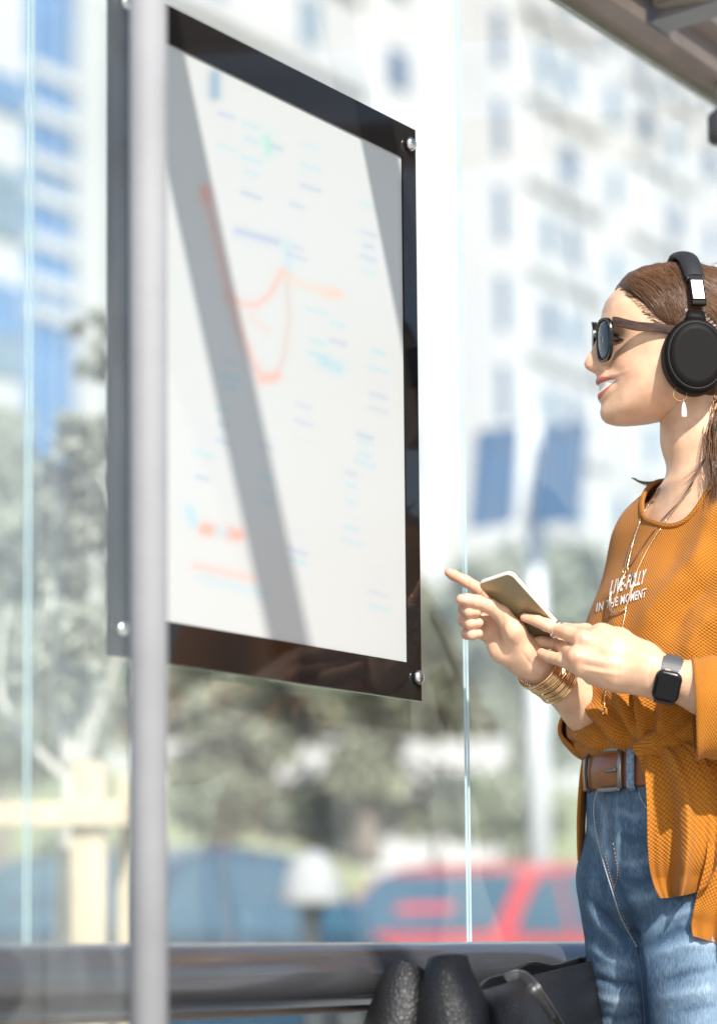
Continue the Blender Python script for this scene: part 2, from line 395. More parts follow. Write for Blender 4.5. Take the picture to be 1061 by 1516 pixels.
# rafters lean along the wall, angled so their shadows cross the map steeply
_t = 0.40; SLANT = math.atan((_t * SUN.z - (-SUN).dot(D)) / SUN.dot(N))
MS_ = Matrix((D * math.cos(SLANT) - N * math.sin(SLANT), N * math.cos(SLANT) + D * math.sin(SLANT), Vector((0, 0, 1)))).transposed()
def rafter_u(px, py):
    m = W(px, py); t_ = (Z_ROOF - m.z) / SUN.z; s_ = t_ * SUN.dot(N) / math.cos(SLANT)
    return U(m) - t_ * (-SUN).dot(D) - s_ * math.sin(SLANT)
roof = empty('shelter_roof', WP(u690, Z_ROOF, 0), 'shelter roof of brown metal beams with glass between, over the woman', 'shelter roof')
r = MB(); ue0, ue1 = uend - 0.3, u690 + 2.2
L = [(-0.035, 0.0), (-0.035, 0.012), (-0.015, 0.016), (-0.015, 0.10), (0.075, 0.10), (0.075, 0.055), (0.045, 0.045), (0.045, 0.0), (0.02, -0.012), (-0.01, -0.012)]
rows = [[WP(u, Z_ROOF + z, o) for o, z in L] for u in (ue0, ue1)]
r.grid(rows, closed=True); r.add(rows[0], [tuple(range(len(L)))]); r.add(rows[1], [tuple(range(len(L) - 1, -1, -1))])
r.build('gutter_beam', M_alu, roof)
ru = [rafter_u(258, 330), rafter_u(550, 330)]
ru.append(ru[1] + 0.62); ru.append(U(W(925, 45)) + 0.02); ru.append(ru[-1] + 0.75)
for k, u in enumerate(ru):
    ln = 0.82 if k == 1 else 2.04  # second rafter cut short so its shadow misses the woman
    r = MB(); r.box(WP(u + math.tan(SLANT) * (.075 + ln / 2), Z_ROOF + 0.055, 0.075 + ln / 2), (0.064, ln / math.cos(SLANT), 0.075), MS_); o = r.build('rafter', M_alu, roof, bevel=0.004)
    r = MB(); r.add([WP(u - 0.03, Z_ROOF + 0.018, 0.076), WP(u + 0.03, Z_ROOF + 0.018, 0.076), WP(u + 0.03, Z_ROOF + 0.018, 0.17), WP(u - 0.03, Z_ROOF + 0.018, 0.17), WP(u - 0.03, Z_ROOF + 0.004, 0.047), WP(u + 0.03, Z_ROOF + 0.004, 0.047)], [(0, 1, 2, 3), (4, 5, 2, 3), (4, 3, 0), (5, 2, 1), (4, 5, 1, 0)])
    r.build('bracket', M_alu2, roof)
r = MB(); r.box(WP((ue0 + ue1) / 2, Z_ROOF + 0.05, 2.15), (ue1 - ue0, 0.05, 0.11), MW); r.build('front_beam', M_alu, roof, bevel=0.004)
r = MB(); r.box(WP((ue0 + ue1) / 2, Z_ROOF + 0.112, 1.07), (ue1 - ue0, 2.10, 0.010), MW); r.build('roof_pane', M_roofglass, roof)
for u in (ue0 + 0.05, ue1 - 0.05):
    q = WP(u, 0, 2.15); MB().tube([q, q + Vector((0, 0, Z_ROOF))], 0.03, 16).build('post', M_alu, roof, smooth=True)
# small lamp fixed under the gutter at the photo's right edge
c = W(1066, 190, 0.03); lm = empty('shelter_lamp', c, 'small dark lamp fixed under the shelter roof edge, at the far right', 'lamp')
MB().lathe(c, (0, 0, -1), [(0.012, -0.03), (0.022, -0.02), (0.022, 0.02), (0.016, 0.026)], 20).build('housing', mat('lamp_black', (0.03, 0.03, 0.032), 0.4), lm, smooth=True)
MB().tube([c + Vector((0, 0, 0.03)), c + Vector((0, 0, 0.16))], 0.006, 10).build('stem', M_alu2, lm, smooth=True)
# bench carrying the bag (under the picture's lower edge)
bd = D; bm_ = MB(); bz = 0.46
bn = empty('shelter_bench', WP(-0.1, 0, 0.28), 'dark metal bench seat below the rail, under the black handbag', 'bench')
for k in range(4): bm_.box(WP(-0.05, bz, 0.15 + 0.085 * k), (1.15, 0.07, 0.03), MW)
bm_.build('seat', M_alu, bn, bevel=0.006)
for u in (-0.5, 0.4): MB().box(WP(u, 0.22, 0.28), (0.05, 0.26, 0.44), MW).build('leg', M_alu, bn, bevel=0.004)

# ---------------------------------------------------------------- route map
OFF = 0.030                                     # stands off the glass on four bolts
cTR, cBR = W(613, 192, OFF), W(625.5, 1037, OFF); cBL = W(166, 972, OFF)
uR = (U(cTR) + U(cBR)) / 2; uL = U(cBL); zT = cTR.z; zB = (cBR.z + cBL.z) / 2
iTR, iBR = W(595, 232, OFF), W(605, 981, OFF); jR = (U(iTR) + U(iBR)) / 2; jT, jB = iTR.z, iBR.z; jL = uL + (uR - jR) * 1.6
mp = empty('route_map', WP((uL + uR) / 2, zB, OFF), 'framed public transport route map in a glossy black border bolted to the shelter glass', 'map')
M_bez = mat('gloss_black_border', (0.010, 0.009, 0.009), 0.07, 0.0, spec=0.2)
r = MB(); th = 0.008
def rg(u0, u1, z0, z1, off): return [WP(u0, z0, off), WP(u1, z0, off), WP(u1, z1, off), WP(u0, z1, off)]
A = rg(uL, uR, zB, zT, OFF); B = rg(jL, jR, jB, jT, OFF); A2 = rg(uL, uR, zB, zT, OFF - th); B2 = rg(jL, jR, jB, jT, OFF - 0.004)
v = A + B + A2 + B2; f = []
for i in range(4):
    j = (i + 1) % 4; f += [(i, j, 4 + j, 4 + i), (i, 8 + i, 8 + j, j), (4 + i, 4 + j, 12 + j, 12 + i)]
f.append((8, 9, 10, 11)); r.add(v, f); r.build('border', M_bez, mp)
# printed sheet: soft printed colours held on a dense grid
nu, nz_ = 230, 290
us = np.linspace(jL, jR, nu); zs = np.linspace(jB, jT, nz_)
UU, ZZ = np.meshgrid(us, zs, indexing='ij'); base = np.array(W0 + N * (OFF - 0.0025))
V = np.zeros((nu * nz_, 3)); V[:, 0] = base[0] + D.x * UU.ravel(); V[:, 1] = base[1] + D.y * UU.ravel(); V[:, 2] = ZZ.ravel()
ii = np.arange(nu * nz_).reshape(nu, nz_)
Fq = np.stack([ii[:-1, :-1].ravel(), ii[1:, :-1].ravel(), ii[1:, 1:].ravel(), ii[:-1, 1:].ravel()], 1)
x, y = proj(V); Cc = np.tile(np.array([0.38, 0.39, 0.38]), (len(V), 1))
def ink(pts, col, w, op=0.8, soft=10.0):
    global Cc
    col = tuple(.55 * c_ + .45 * .30 for c_ in col)
    d, t = poly_dist(x, y, pts); a = min(1, op * 1.45) / (1 + np.exp((d - w) / soft * 3.2)); Cc = Cc * (1 - a[:, None]) + np.array(col) * a[:, None]
RED, BRN, BLU, TEA, GRY = (0.60, 0.20, 0.11), (0.42, 0.30, 0.24), (0.16, 0.24, 0.42), (0.16, 0.42, 0.50), (0.42, 0.44, 0.46)
ink([(303, 285), (318, 345), (330, 400), (340, 440), (360, 451), (380, 452), (400, 435), (418, 402)], RED, 3.6, 0.5)
ink([(303, 280), (306, 292)], RED, 7, 0.5)
ink([(334, 430), (350, 490), (375, 545), (405, 562), (420, 530), (428, 470), (424, 405)], BRN, 3, 0.5)
ink([(418, 402), (450, 424), (498, 435)], (0.55, 0.36, 0.22), 3.5, 0.5); ink([(486, 433), (500, 436)], (0.6, 0.32, 0.2), 7, 0.4)
ink([(340, 440), (362, 500), (385, 556)], RED, 3, 0.4); ink([(395, 490), (372, 470)], RED, 3, 0.25); ink([(388, 563), (410, 556)], RED, 6, 0.5)
ink([(352, 342), (410, 358)], BLU, 4, 0.6); ink([(318, 112), (318, 140)], (0.08, 0.2, 0.3), 8, 0.8); ink([(395, 205), (398, 225)], (0.1, 0.5, 0.35), 5, 0.55)
ink([(425, 360), (428, 395)], TEA, 5, 0.35); ink([(480, 536), (500, 544)], TEA, 9, 0.5)
rr = random.Random(3)
for cx, y0, y1, n in ((335, 170, 275, 7), (372, 185, 300, 7), (410, 215, 330, 6), (440, 300, 400, 5), (470, 460, 560, 5), (330, 600, 700, 4), (450, 600, 700, 4), (500, 480, 560, 3), (545, 300, 420, 6), (560, 520, 640, 6), (300, 620, 720, 6), (395, 640, 760, 7), (520, 700, 820, 6), (560, 840, 930, 5), (440, 780, 880, 6), (340, 500, 590, 5), (460, 210, 290, 5), (540, 640, 700, 4)):
    for k in range(n):
        yy = y0 + (y1 - y0) * k / n + rr.uniform(-4, 4); w_ = rr.uniform(10, 26)
        ink([(cx - w_ / 2, yy), (cx + w_ / 2, yy + w_ * 0.33)], rr.choice([GRY, GRY, BLU, TEA]), 2.5, rr.uniform(0.25, 0.5), 6)
ink([(303, 783), (312, 785)], RED, 9, 0.75); ink([(342, 790), (352, 792)], RED, 9, 0.7); ink([(280, 755), (286, 775)], TEA, 6, 0.5); ink([(322, 786), (334, 789)], TEA, 7, 0.35)
ink([(290, 838), (372, 856)], RED, 5, 0.35); ink([(300, 855), (390, 880)], TEA, 5, 0.28); ink([(350, 905), (480, 925)], GRY, 3, 0.12)
me = mesh_np('sheet', V, Fq); attr_col(me, 'ink', Cc)
M_sheet = mat('printed_sheet', (0.7, 0.7, 0.7), 0.35, spec=0.5, coat=0.0); nt = M_sheet.node_tree; at = node(nt, 'ShaderNodeAttribute', attribute_name='ink'); nt.links.new(at.outputs['Color'], nt.nodes['Principled BSDF'].inputs['Base Color'])
link('sheet', me, M_sheet, mp)
for px, py in ((604, 214), (616, 1003)):
    for uu, nm in ((U(W(px, py, OFF)), 0), (uL + (uR - U(W(px, py, OFF))) * 1.1, 1)):
        z = W(px, py, OFF).z
        MB().lathe(WP(uu, z, OFF + 0.0005), N, [(0.0095, 0), (0.0095, 0.004), (0.0075, 0.0075), (0.003, 0.0085)], 20).build('bolt', M_bolt, mp, smooth=True)
# ================================================================ ground and far setting
def sheet(name, x0, x1, y0, y1, z, m, n=2):
    r = MB(); r.add([(x0, y0, z), (x1, y0, z), (x1, y1, z), (x0, y1, z)], [(0, 1, 2, 3)]); return tag(r.build(name, m), kind='structure')
M_grass = mat('grass_green', (0.115, 0.135, 0.062), 0.9, var=0.35, vscale=3.0, bump=0.02, bscale=40)
sheet('ground', -700, 700, -300, 1200, -0.006, M_grass)
M_pave = mat('paving', (0.44, 0.42, 0.39), 0.8, var=0.14, vscale=4, bump=0.002, bscale=90)
M_asph = mat('asphalt', (0.085, 0.085, 0.088), 0.85, var=0.2, vscale=2, bump=0.004, bscale=120)
def strip(name, o0, o1, z, m, u0=-40, u1=120):
    """a band along the street; o0 and o1 are distances behind the glass wall"""
    r = MB(); q = [WP(u0, z, -o0), WP(u1, z, -o0), WP(u1, z, -o1), WP(u0, z, -o1)]; r.add(q, [(0, 1, 2, 3)]); return tag(r.build(name, m), kind='structure')
strip('pavement', -14, 1.6, 0.0, M_pave)
strip('car_park', 6.5, 16.0, 0.0, M_asph)
r = MB(); r.box(WP(40, 0.03, -6.42), (160, 0.15, 0.16), MW); tag(r.build('kerb', mat('kerb_stone', (0.45, 0.44, 0.42), 0.8, var=0.1), bevel=0.01), kind='structure')
# grassy bank rising behind the parked cars
r = MB(); prof = [(16.2, -0.05), (17.2, 0.45), (18.4, 1.5), (20.0, 2.7), (23, 3.7), (34, 5.2), (44, 6.5)]
rows = []
for k in range(60):
    u = -60 + k * 3.6; rows.append([WP(u, z + (0.18 * math.sin(u * 0.31 + o) + 0.1 * math.sin(u * 0.83)) * (o > 16.5), -o) for o, z in prof])
r.grid(rows); tag(r.build('grass_bank', mat('bank_grass', (0.17, 0.205, 0.10), 0.9, var=0.35, vscale=0.7, dirt=(0.25, 0.26, 0.16)), smooth=True), kind='structure')

# ---------------------------------------------------------------- buildings
M_white = mat('white_render', (0.465, 0.46, 0.46), 0.8, var=0.05, vscale=0.3)
M_cream = mat('pale_panel', (0.41, 0.405, 0.41), 0.8, var=0.06, vscale=0.4)
M_win = mat('window_glass', (0.045, 0.09, 0.16), 0.12, 0.0, var=0.3, vscale=0.15)
M_win2 = mat('window_glass_pale', (0.13, 0.20, 0.26), 0.15, 0.0, var=0.25, vscale=0.2)
M_blue = mat('blue_glazing', (0.06, 0.165, 0.34), 0.15, var=0.3, vscale=0.3)
M_frame = mat('window_frame_white', (0.5, 0.5, 0.5), 0.5)
FD, FN = D, N
def bp(o0, u, z, out=0.0):
    p = o0 + FD * u + FN * out; return Vector((p.x, p.y, z))
def apartment():
    o0 = P(745, 600, 88.0); o0 = Vector((o0.x, o0.y, 0))
    b = empty('apartment_block', o0, 'tall white apartment block with rows of blue grey windows and balconies, behind the shelter glass', 'building')
    u0, u1, H = -46.0, 70.0, 46.0
    r = MB(); r.box(bp(o0, (u0 + u1) / 2, H / 2, -7), (u1 - u0, 14, H), MW); r.build('wall', M_white, b)
    FH = 3.02
    def zpx(u, py):
        p = bp(o0, u, 0); s = p.dot(Vector((0, 1, 0))); return CAM_H + (1404 - py) / 4000 * s * 1.0
    z0 = zpx(0, 300)
    rr = random.Random(5)
    cols = [(-27.5, 1.2, 0), (-22, 1.2, 0), (-17, 1.4, 1), (-12, 1.2, 1), (-6.8, 1.4, 0), (0.0, 0.62, 2), (3.4, 0.95, 1), (5.2, 1.0, 0), (8.8, 0.9, 1), (11.5, 1.1, 0), (14.2, 1.0, 1), (17.5, 1.0, 0), (21.5, 1.0, 1)]
    for ci, (u, w, kind) in enumerate(cols):
        for k in range(-4, 5):
            z = z0 + k * FH
            if z < 9: continue
            p = proj([bp(o0, u, z)]); 
            if not (-120 < p[0][0] < 1180 and -120 < p[1][0] < 900): continue
            if rr.random() < (0.22 if kind != 2 else 0.0): continue
            r = MB(); h_ = 1.9 if kind == 2 else rr.choice([1.5, 1.5, 1.25])
            ww = w if kind == 2 else w * rr.uniform(0.7, 1.05)
            r.box(bp(o0, u, z, 0.02), (ww, 0.1, h_), MW, 0)
            wo = r.build('window', M_win if (kind == 2 or rr.random() < 0.38) else M_win2, b)
    # balcony bands and loggia slabs
    for k in range(-4, 6):
        z = z0 + k * FH - 1.55
        for (ua, ub) in ((1.6, 7.6), (9.9, 16.0), (-25, -9)):
            if z < 9: continue
            r = MB(); r.box(bp(o0, (ua + ub) / 2, z + .3, 0.12), (ub - ua, 0.24, 0.5), MW); r.box(bp(o0, (ua + ub) / 2, z + 0.62, .2), (ub - ua, 0.06, 0.14), MW)
            r.build('balcony', M_cream if k % 2 else M_white, b)
    r = MB(); r.box(bp(o0, -3.0, H / 2, 0.5), (1.2, 1.0, H), MW); r.build('pilaster', M_cream, b)
    r = MB(); q = bp(o0, U(P(1, 1, 1)), 0)
    # small red flag by the joint of the glass, built as a sloped wedge
    aw = None
    for uu in np.linspace(-10, 4, 200):
        p = proj([bp(o0, uu, z0)])
        if aw is None and p[0][0] > 690: aw = uu
    zz = zpx(aw, 305); r = MB(); r.add([bp(o0, aw - 0.4, zz + 0.5, 0.1), bp(o0, aw + 0.5, zz + 0.5, 0.1), bp(o0, aw + 0.5, zz - 0.5, 0.6), bp(o0, aw - 0.4, zz - 0.5, 0.6), bp(o0, aw - 0.4, zz - 0.5, 0.1), bp(o0, aw + 0.5, zz - 0.5, 0.1)], [(0, 1, 2, 3), (3, 2, 5, 4), (0, 3, 4), (1, 5, 2)])
    r.build('red_flag', mat('flag_red', (0.62, 0.05, 0.07), 0.7), b)
    return b
apartment()
def tower():
    o0 = P(95, 600, 58.0); o0 = Vector((o0.x, o0.y, 0))
    b = empty('office_tower', o0, 'white and blue glazed tower block at the far left behind the glass', 'building')
    r = MB(); r.box(bp(o0, -4, 17, -5), (13.0, 10, 34), MW); r.build('wall', M_white, b)
    def ux(px):
        best = min(np.linspace(-9, 6, 400), key=lambda u: abs(proj([bp(o0, u, 15)])[0][0] - px)); return best
    ua, ub = ux(36), ux(104)
    r = MB(); r.box(bp(o0, (ua + ub) / 2, 17, 0.03), (ub - ua, 0.12, 33), MW); r.build('glazing_strip', M_blue, b)
    def zp(u, py): return CAM_H + (1404 - py) / 4000 * bp(o0, u, 0).y
    for py in (62, 130, 205, 258, 330, 395, 440):
        r = MB(); r.box(bp(o0, (ua + ub) / 2, zp(ua, py), 0.12), (ub - ua, 0.14, 0.28), MW); r.build('transom', M_frame, b)
    u2, u3 = ux(-30), ux(30)
    for py, h in ((90, 0.8), (235, 0.7), (285, 0.9), (430, 1.1), (500, 0.9)):
        r = MB(); r.box(bp(o0, (u2 + u3) / 2, zp(u2, py), 0.03), (u3 - u2, 0.12, h), MW); r.build('window', M_blue if py in (90, 430) else M_win2, b)
    r = MB(); r.box(bp(o0, (ux(101) + ux(160)) / 2, 17, 0.25), (ux(158) - ux(103), 0.5, 34), MW); r.build('pilaster', M_white, b)
tower()
# low white shed and pale walls glimpsed between the trees
lw = empty('low_building', P(430, 1404, 40), 'low pale building with a pinkish roof, glimpsed under the trees below the route map', 'building')
c = P(430, 1120, 40)
MB().box((c.x, c.y + 3, 2.45), (6.5, 5, 2.9)).build('wall', M_white, lw)
MB().box((c.x - 0.2, c.y + 2.6, 3.05 - 0.35), (2.6, 5.4, 0.5)).build('roof', mat('pink_roof', (0.55, 0.36, 0.30), 0.8, var=0.2), lw, bevel=0.05)

# ---------------------------------------------------------------- trees
M_bark = mat('bark', (0.20, 0.17, 0.14), 0.9, var=0.3, vscale=14, bump=0.01)
M_birch = mat('pale_bark', (0.50, 0.47, 0.43), 0.8, var=0.3, vscale=9)
def leaf_mat(n, c):
    m = mat(n, c, 0.6, var=0.35, vscale=1.6); m.node_tree.nodes['Principled BSDF'].inputs['Transmission Weight'].default_value = 0.0; return m
LM = [leaf_mat('leaf_grey_green', (0.245, 0.26, 0.19)), leaf_mat('leaf_mid_green', (0.205, 0.225, 0.15)), leaf_mat('leaf_silver', (0.24, 0.24, 0.19))]
def tree(label, base, trunk_h, blobs, leaf, n, ls, bark=None, seed=0, tr=0.12, group='trees behind the shelter'):
    rg_ = np.random.default_rng(seed); base = Vector(base)
    t = empty('tree', base, label, 'tree', group)
    cen = [Vector(b[0]) for b in blobs]; top = sum(cen, Vector()) / len(cen)
    r = MB(); fork = base + Vector((0.05, 0, trunk_h))
    pts = catmull([base, base + (fork - base) * 0.5 + Vector((0.04 * trunk_h * rg_.uniform(-1, 1), 0, 0)), fork], 5); r.tube(pts, list(np.linspace(tr, tr * 0.7, len(pts))), 10)
    for c_ in cen:
        mid = fork.lerp(c_, 0.5) + Vector(rg_.uniform(-0.15, 0.15, 3)); pp = catmull([fork - Vector((0, 0, tr)), mid, c_], 5); r.tube(pp, list(np.linspace(tr * 0.55, tr * 0.12, len(pp))), 7)
    r.build('trunk', bark or M_bark, t, smooth=True)
    w = np.array([b[1] ** 2 for b in blobs]); w = w / w.sum(); V = []; F = []
    # leaves gather in clumps, so the crown keeps gaps
    clumps = []
    for _ in range(max(40, n // 26)):
        i = rg_.choice(len(blobs), p=w); d = rg_.normal(size=3); d /= np.linalg.norm(d)
        clumps.append((np.array(blobs[i][0]) + d * blobs[i][1] * rg_.uniform(0.35, 1.05) ** 0.6 * np.array([1, 1, blobs[i][2] if len(blobs[i]) > 2 else 0.85]), blobs[i][1] * 0.23))
    ci = rg_.integers(len(clumps), size=n)
    C_ = np.array([clumps[i][0] for i in ci]) + rg_.normal(size=(n, 3)) * np.array([clumps[i][1] for i in ci])[:, None] * 0.6
    a = rg_.normal(size=(n, 3)); a /= np.linalg.norm(a, axis=1)[:, None]; b_ = np.cross(a, rg_.normal(size=(n, 3))); b_ /= np.linalg.norm(b_, axis=1)[:, None]
    s = ls * rg_.uniform(0.6, 1.3, size=(n, 1))
    V = np.stack([C_ - a * s, C_ + b_ * s * 0.45, C_ + a * s, C_ - b_ * s * 0.45], 1).reshape(-1, 3); F = np.arange(4 * n).reshape(n, 4)
    link('crown', mesh_np('crown', V, F), leaf, t)
    return t
def tpx(px, Y): p = P(px, 1404, Y); return Vector((p.x, p.y, 0))
def blobs_px(lst, Y): return [(tuple(P(px, py, Y + dy)), r_px * Y / 4000.0) + ((f,) if f else ()) for px, py, r_px, dy, f in lst]
tree('slim young tree with silvery leaves tied between wooden stakes, at the left', tpx(76, 7.6), 1.3, blobs_px([(125, 660, 52, 0, 1.5), (105, 800, 78, 0.1, 1.3), (140, 520, 38, 0.1, 1.6), (90, 960, 70, -0.1, 1.0), (180, 720, 50, 0.2, 1.4), (20, 840, 55, 0.2, 1.2)], 7.6), LM[2], 4200, 0.028, M_birch, 1, 0.03)
for k, (px, Y, lst, lab, li) in enumerate((
    (540, 26.5, [(540, 960, 120, 0, 0.9), (450, 1010, 90, 1, 0.8), (620, 1000, 90, 0, 0.9), (545, 1130, 60, 0, 1.0)], 'dark trunked tree below the lower right corner of the route map', 1),
    (330, 30, [(330, 1000, 110, 0, 0.9), (260, 900, 110, 1, 0.9), (390, 1080, 70, 0, 0.8), (300, 1150, 60, 0, 0.8)], 'grey green tree seen under the route map near the grey post', 0),
    (790, 33, [(760, 900, 90, 0, 0.8), (850, 870, 80, 1, 0.8), (700, 950, 70, 0, 0.9), (860, 970, 80, 0, 0.8)], 'broad tree behind the solar lamp and the pointing hand', 0),
    (-20, 24, [(-20, 900, 150, 0, 1.0), (60, 1050, 110, 0, 0.8), (-60, 720, 120, 1, 1.0), (150, 1010, 90, 1, 0.9)], 'large grey green tree at the far left edge behind the stakes', 0),
    (980, 36, [(960, 930, 90, 0, 0.8), (1050, 900, 90, 1, 0.8), (960, 1060, 90, 0, .8)], 'tree hidden mostly by the woman in the orange sweater', 1),
    (660, 43, [(640, 1000, 110, 0, 0.9), (740, 1060, 100, 0, .8), (560, 1090, 90, 0, .8), (660, 1120, 90, 0, .8), (800, 1090, 90, 0, .8)], 'far spreading tree between the map corner and the solar lamp', 0),
    (400, 45, [(420, 1040, 110, 0, 0.8), (320, 1090, 100, 0, .8), (500, 1000, 80, 0, .8), (440, 1120, 70, 0, .7), (220, 1080, 100, 0, .8)], 'far wide tree below the map, left of the dark trunk', 0))):
    tree(lab, tpx(px, Y) + Vector((0, 0, 1.6 if Y > 25 else 0)), 2.6 if Y < 40 else 3.6, blobs_px(lst, Y), LM[li], 5200, 0.15, None, 10 + k, 0.16)
# low shrubs along the foot of the bank
for k, (px, Y) in enumerate(((640, 27.5), (470, 28.5), (330, 27), (740, 29))):
    c = P(px, 1190, Y); tag(tree(['rounded shrub on the bank right of the dark trunk', 'low shrub on the bank below the map corner', 'low dark shrub on the bank next to the grey post', 'shrub on the bank left of the solar lamp pole'][k], (c.x, c.y, c.z - 0.7), 0.4, [(tuple(c), 0.55, 0.6), (tuple(c + Vector((0.4, 0, -0.1))), 0.45, 0.6)], LM[1], 1500, 0.09, None, 40 + k, 0.04, 'shrubs on the grass bank')).name = 'shrub'

# ---------------------------------------------------------------- wooden stakes round the young tree
M_wood = mat('stake_wood', (0.52, 0.41, 0.29), 0.75, var=0.2, vscale=7, stretch=(4, 4, 0.6), bump=0.001)
st = empty('tree_stakes', tpx(110, 7.3), 'pale timber stakes and crossbar supporting the young tree, left of the grey post', 'tree stakes')
def stake(px, top, Y, w): 
    a = tpx(px, Y); z = P(px, top, Y).z; r = MB(); r.box((a.x, a.y, z / 2 - 0.1), (w, w, z + 0.2)); return r.build('stake', M_wood, st, bevel=0.008)
stake(132, 1128, 7.3, 0.092); stake(186, 1150, 7.9, 0.05); stake(-40, 1135, 7.3, 0.09)
a, b_ = P(-60, 1206, 7.24), P(196, 1206, 7.24); r = MB(); r.box((a + b_) / 2, ((b_ - a).length, 0.04, 0.066)); r.build('crossbar', M_wood, st, bevel=0.006)
a, b_ = P(186, 1208, 7.3), P(186, 1208, 7.9); r = MB(); r.box((a + b_) / 2 + Vector((0, 0.02, 0)), (0.04, 0.62, 0.06)); r.build('crossbar', M_wood, st, bevel=0.006)

# ---------------------------------------------------------------- solar street lamp
sp = empty('solar_lamp', tpx(797, 25), 'pale solar street lamp pole carrying two tilted blue panels', 'street lamp')
a = tpx(801, 25); zt = P(800, 620, 25).z; M_pole = mat('galvanised_pole', (0.62, 0.64, 0.66), 0.45, 0.2, var=0.06)
r = MB(); r.tube([a, a + Vector((0, 0, zt))], [0.125, 0.075], 14); r.build('pole', M_pole, sp, smooth=True)
M_pv = mat('solar_cells', (0.010, 0.05, 0.12), 0.6, var=0.2, vscale=3, spec=.12)
for q in (((706, 640), (768, 631), (757, 772), (695, 782)), ((802, 633), (869, 625), (856, 768), (789, 775))):
    c4 = [P(*p, 24.75 + (0.0 if i < 2 else -0.22)) for i, p in enumerate(q)]; nn = (c4[1] - c4[0]).cross(c4[3] - c4[0]).normalized(); nn = nn if nn.y < 0 else -nn
    r = MB(); r.add(c4 + [v - nn * 0.04 for v in c4], [(0, 1, 2, 3), (7, 6, 5, 4), (0, 4, 5, 1), (1, 5, 6, 2), (2, 6, 7, 3), (3, 7, 4, 0)]); pf = r.build('solar_panel', M_pv, sp)
    r = MB(); cc = sum(c4, Vector()) / 4
    for i in range(4): r.tube([c4[i], c4[(i + 1) % 4]], 0.012, 6)
    r.build('panel_frame', M_pv, pf)
c = P(780, 700, 24.95); r = MB(); r.box(c, (0.2, 0.08, 0.85)); r.build('panel_bracket', M_pole, sp, bevel=0.02)

# ---------------------------------------------------------------- garden light between the cars
gl = empty('bollard_lamp', tpx(462, 14), 'white dome shaped bollard lamp on a dark stem, left of the red car', 'lamp')
a = tpx(462, 14); zt = P(462, 1258, 14).z; zb_ = P(462, 1340, 14).z
MB().lathe((a.x, a.y, 0), (0, 0, 1), [(0.02, zb_ + 0.0), (0.165, zb_), (0.17, zb_ + 0.03), (0.14, zb_ + 0.15), (0.10, zt - 0.05), (0.05, zt - 0.008), (0.0, zt)], 24).build('lamp_shade', mat('white_shade', (0.33, 0.33, 0.33), 0.7), gl, smooth=True)
MB().lathe((a.x, a.y, 0), (0, 0, 1), [(0.09, 0), (0.09, 0.02), (0.045, 0.05), (0.045, zb_ - 0.05), (0.07, zb_ - 0.02), (0.07, zb_ + 0.01)], 18).build('stem', mat('dark_stem', (0.05, 0.05, 0.05), 0.5), gl, smooth=True)

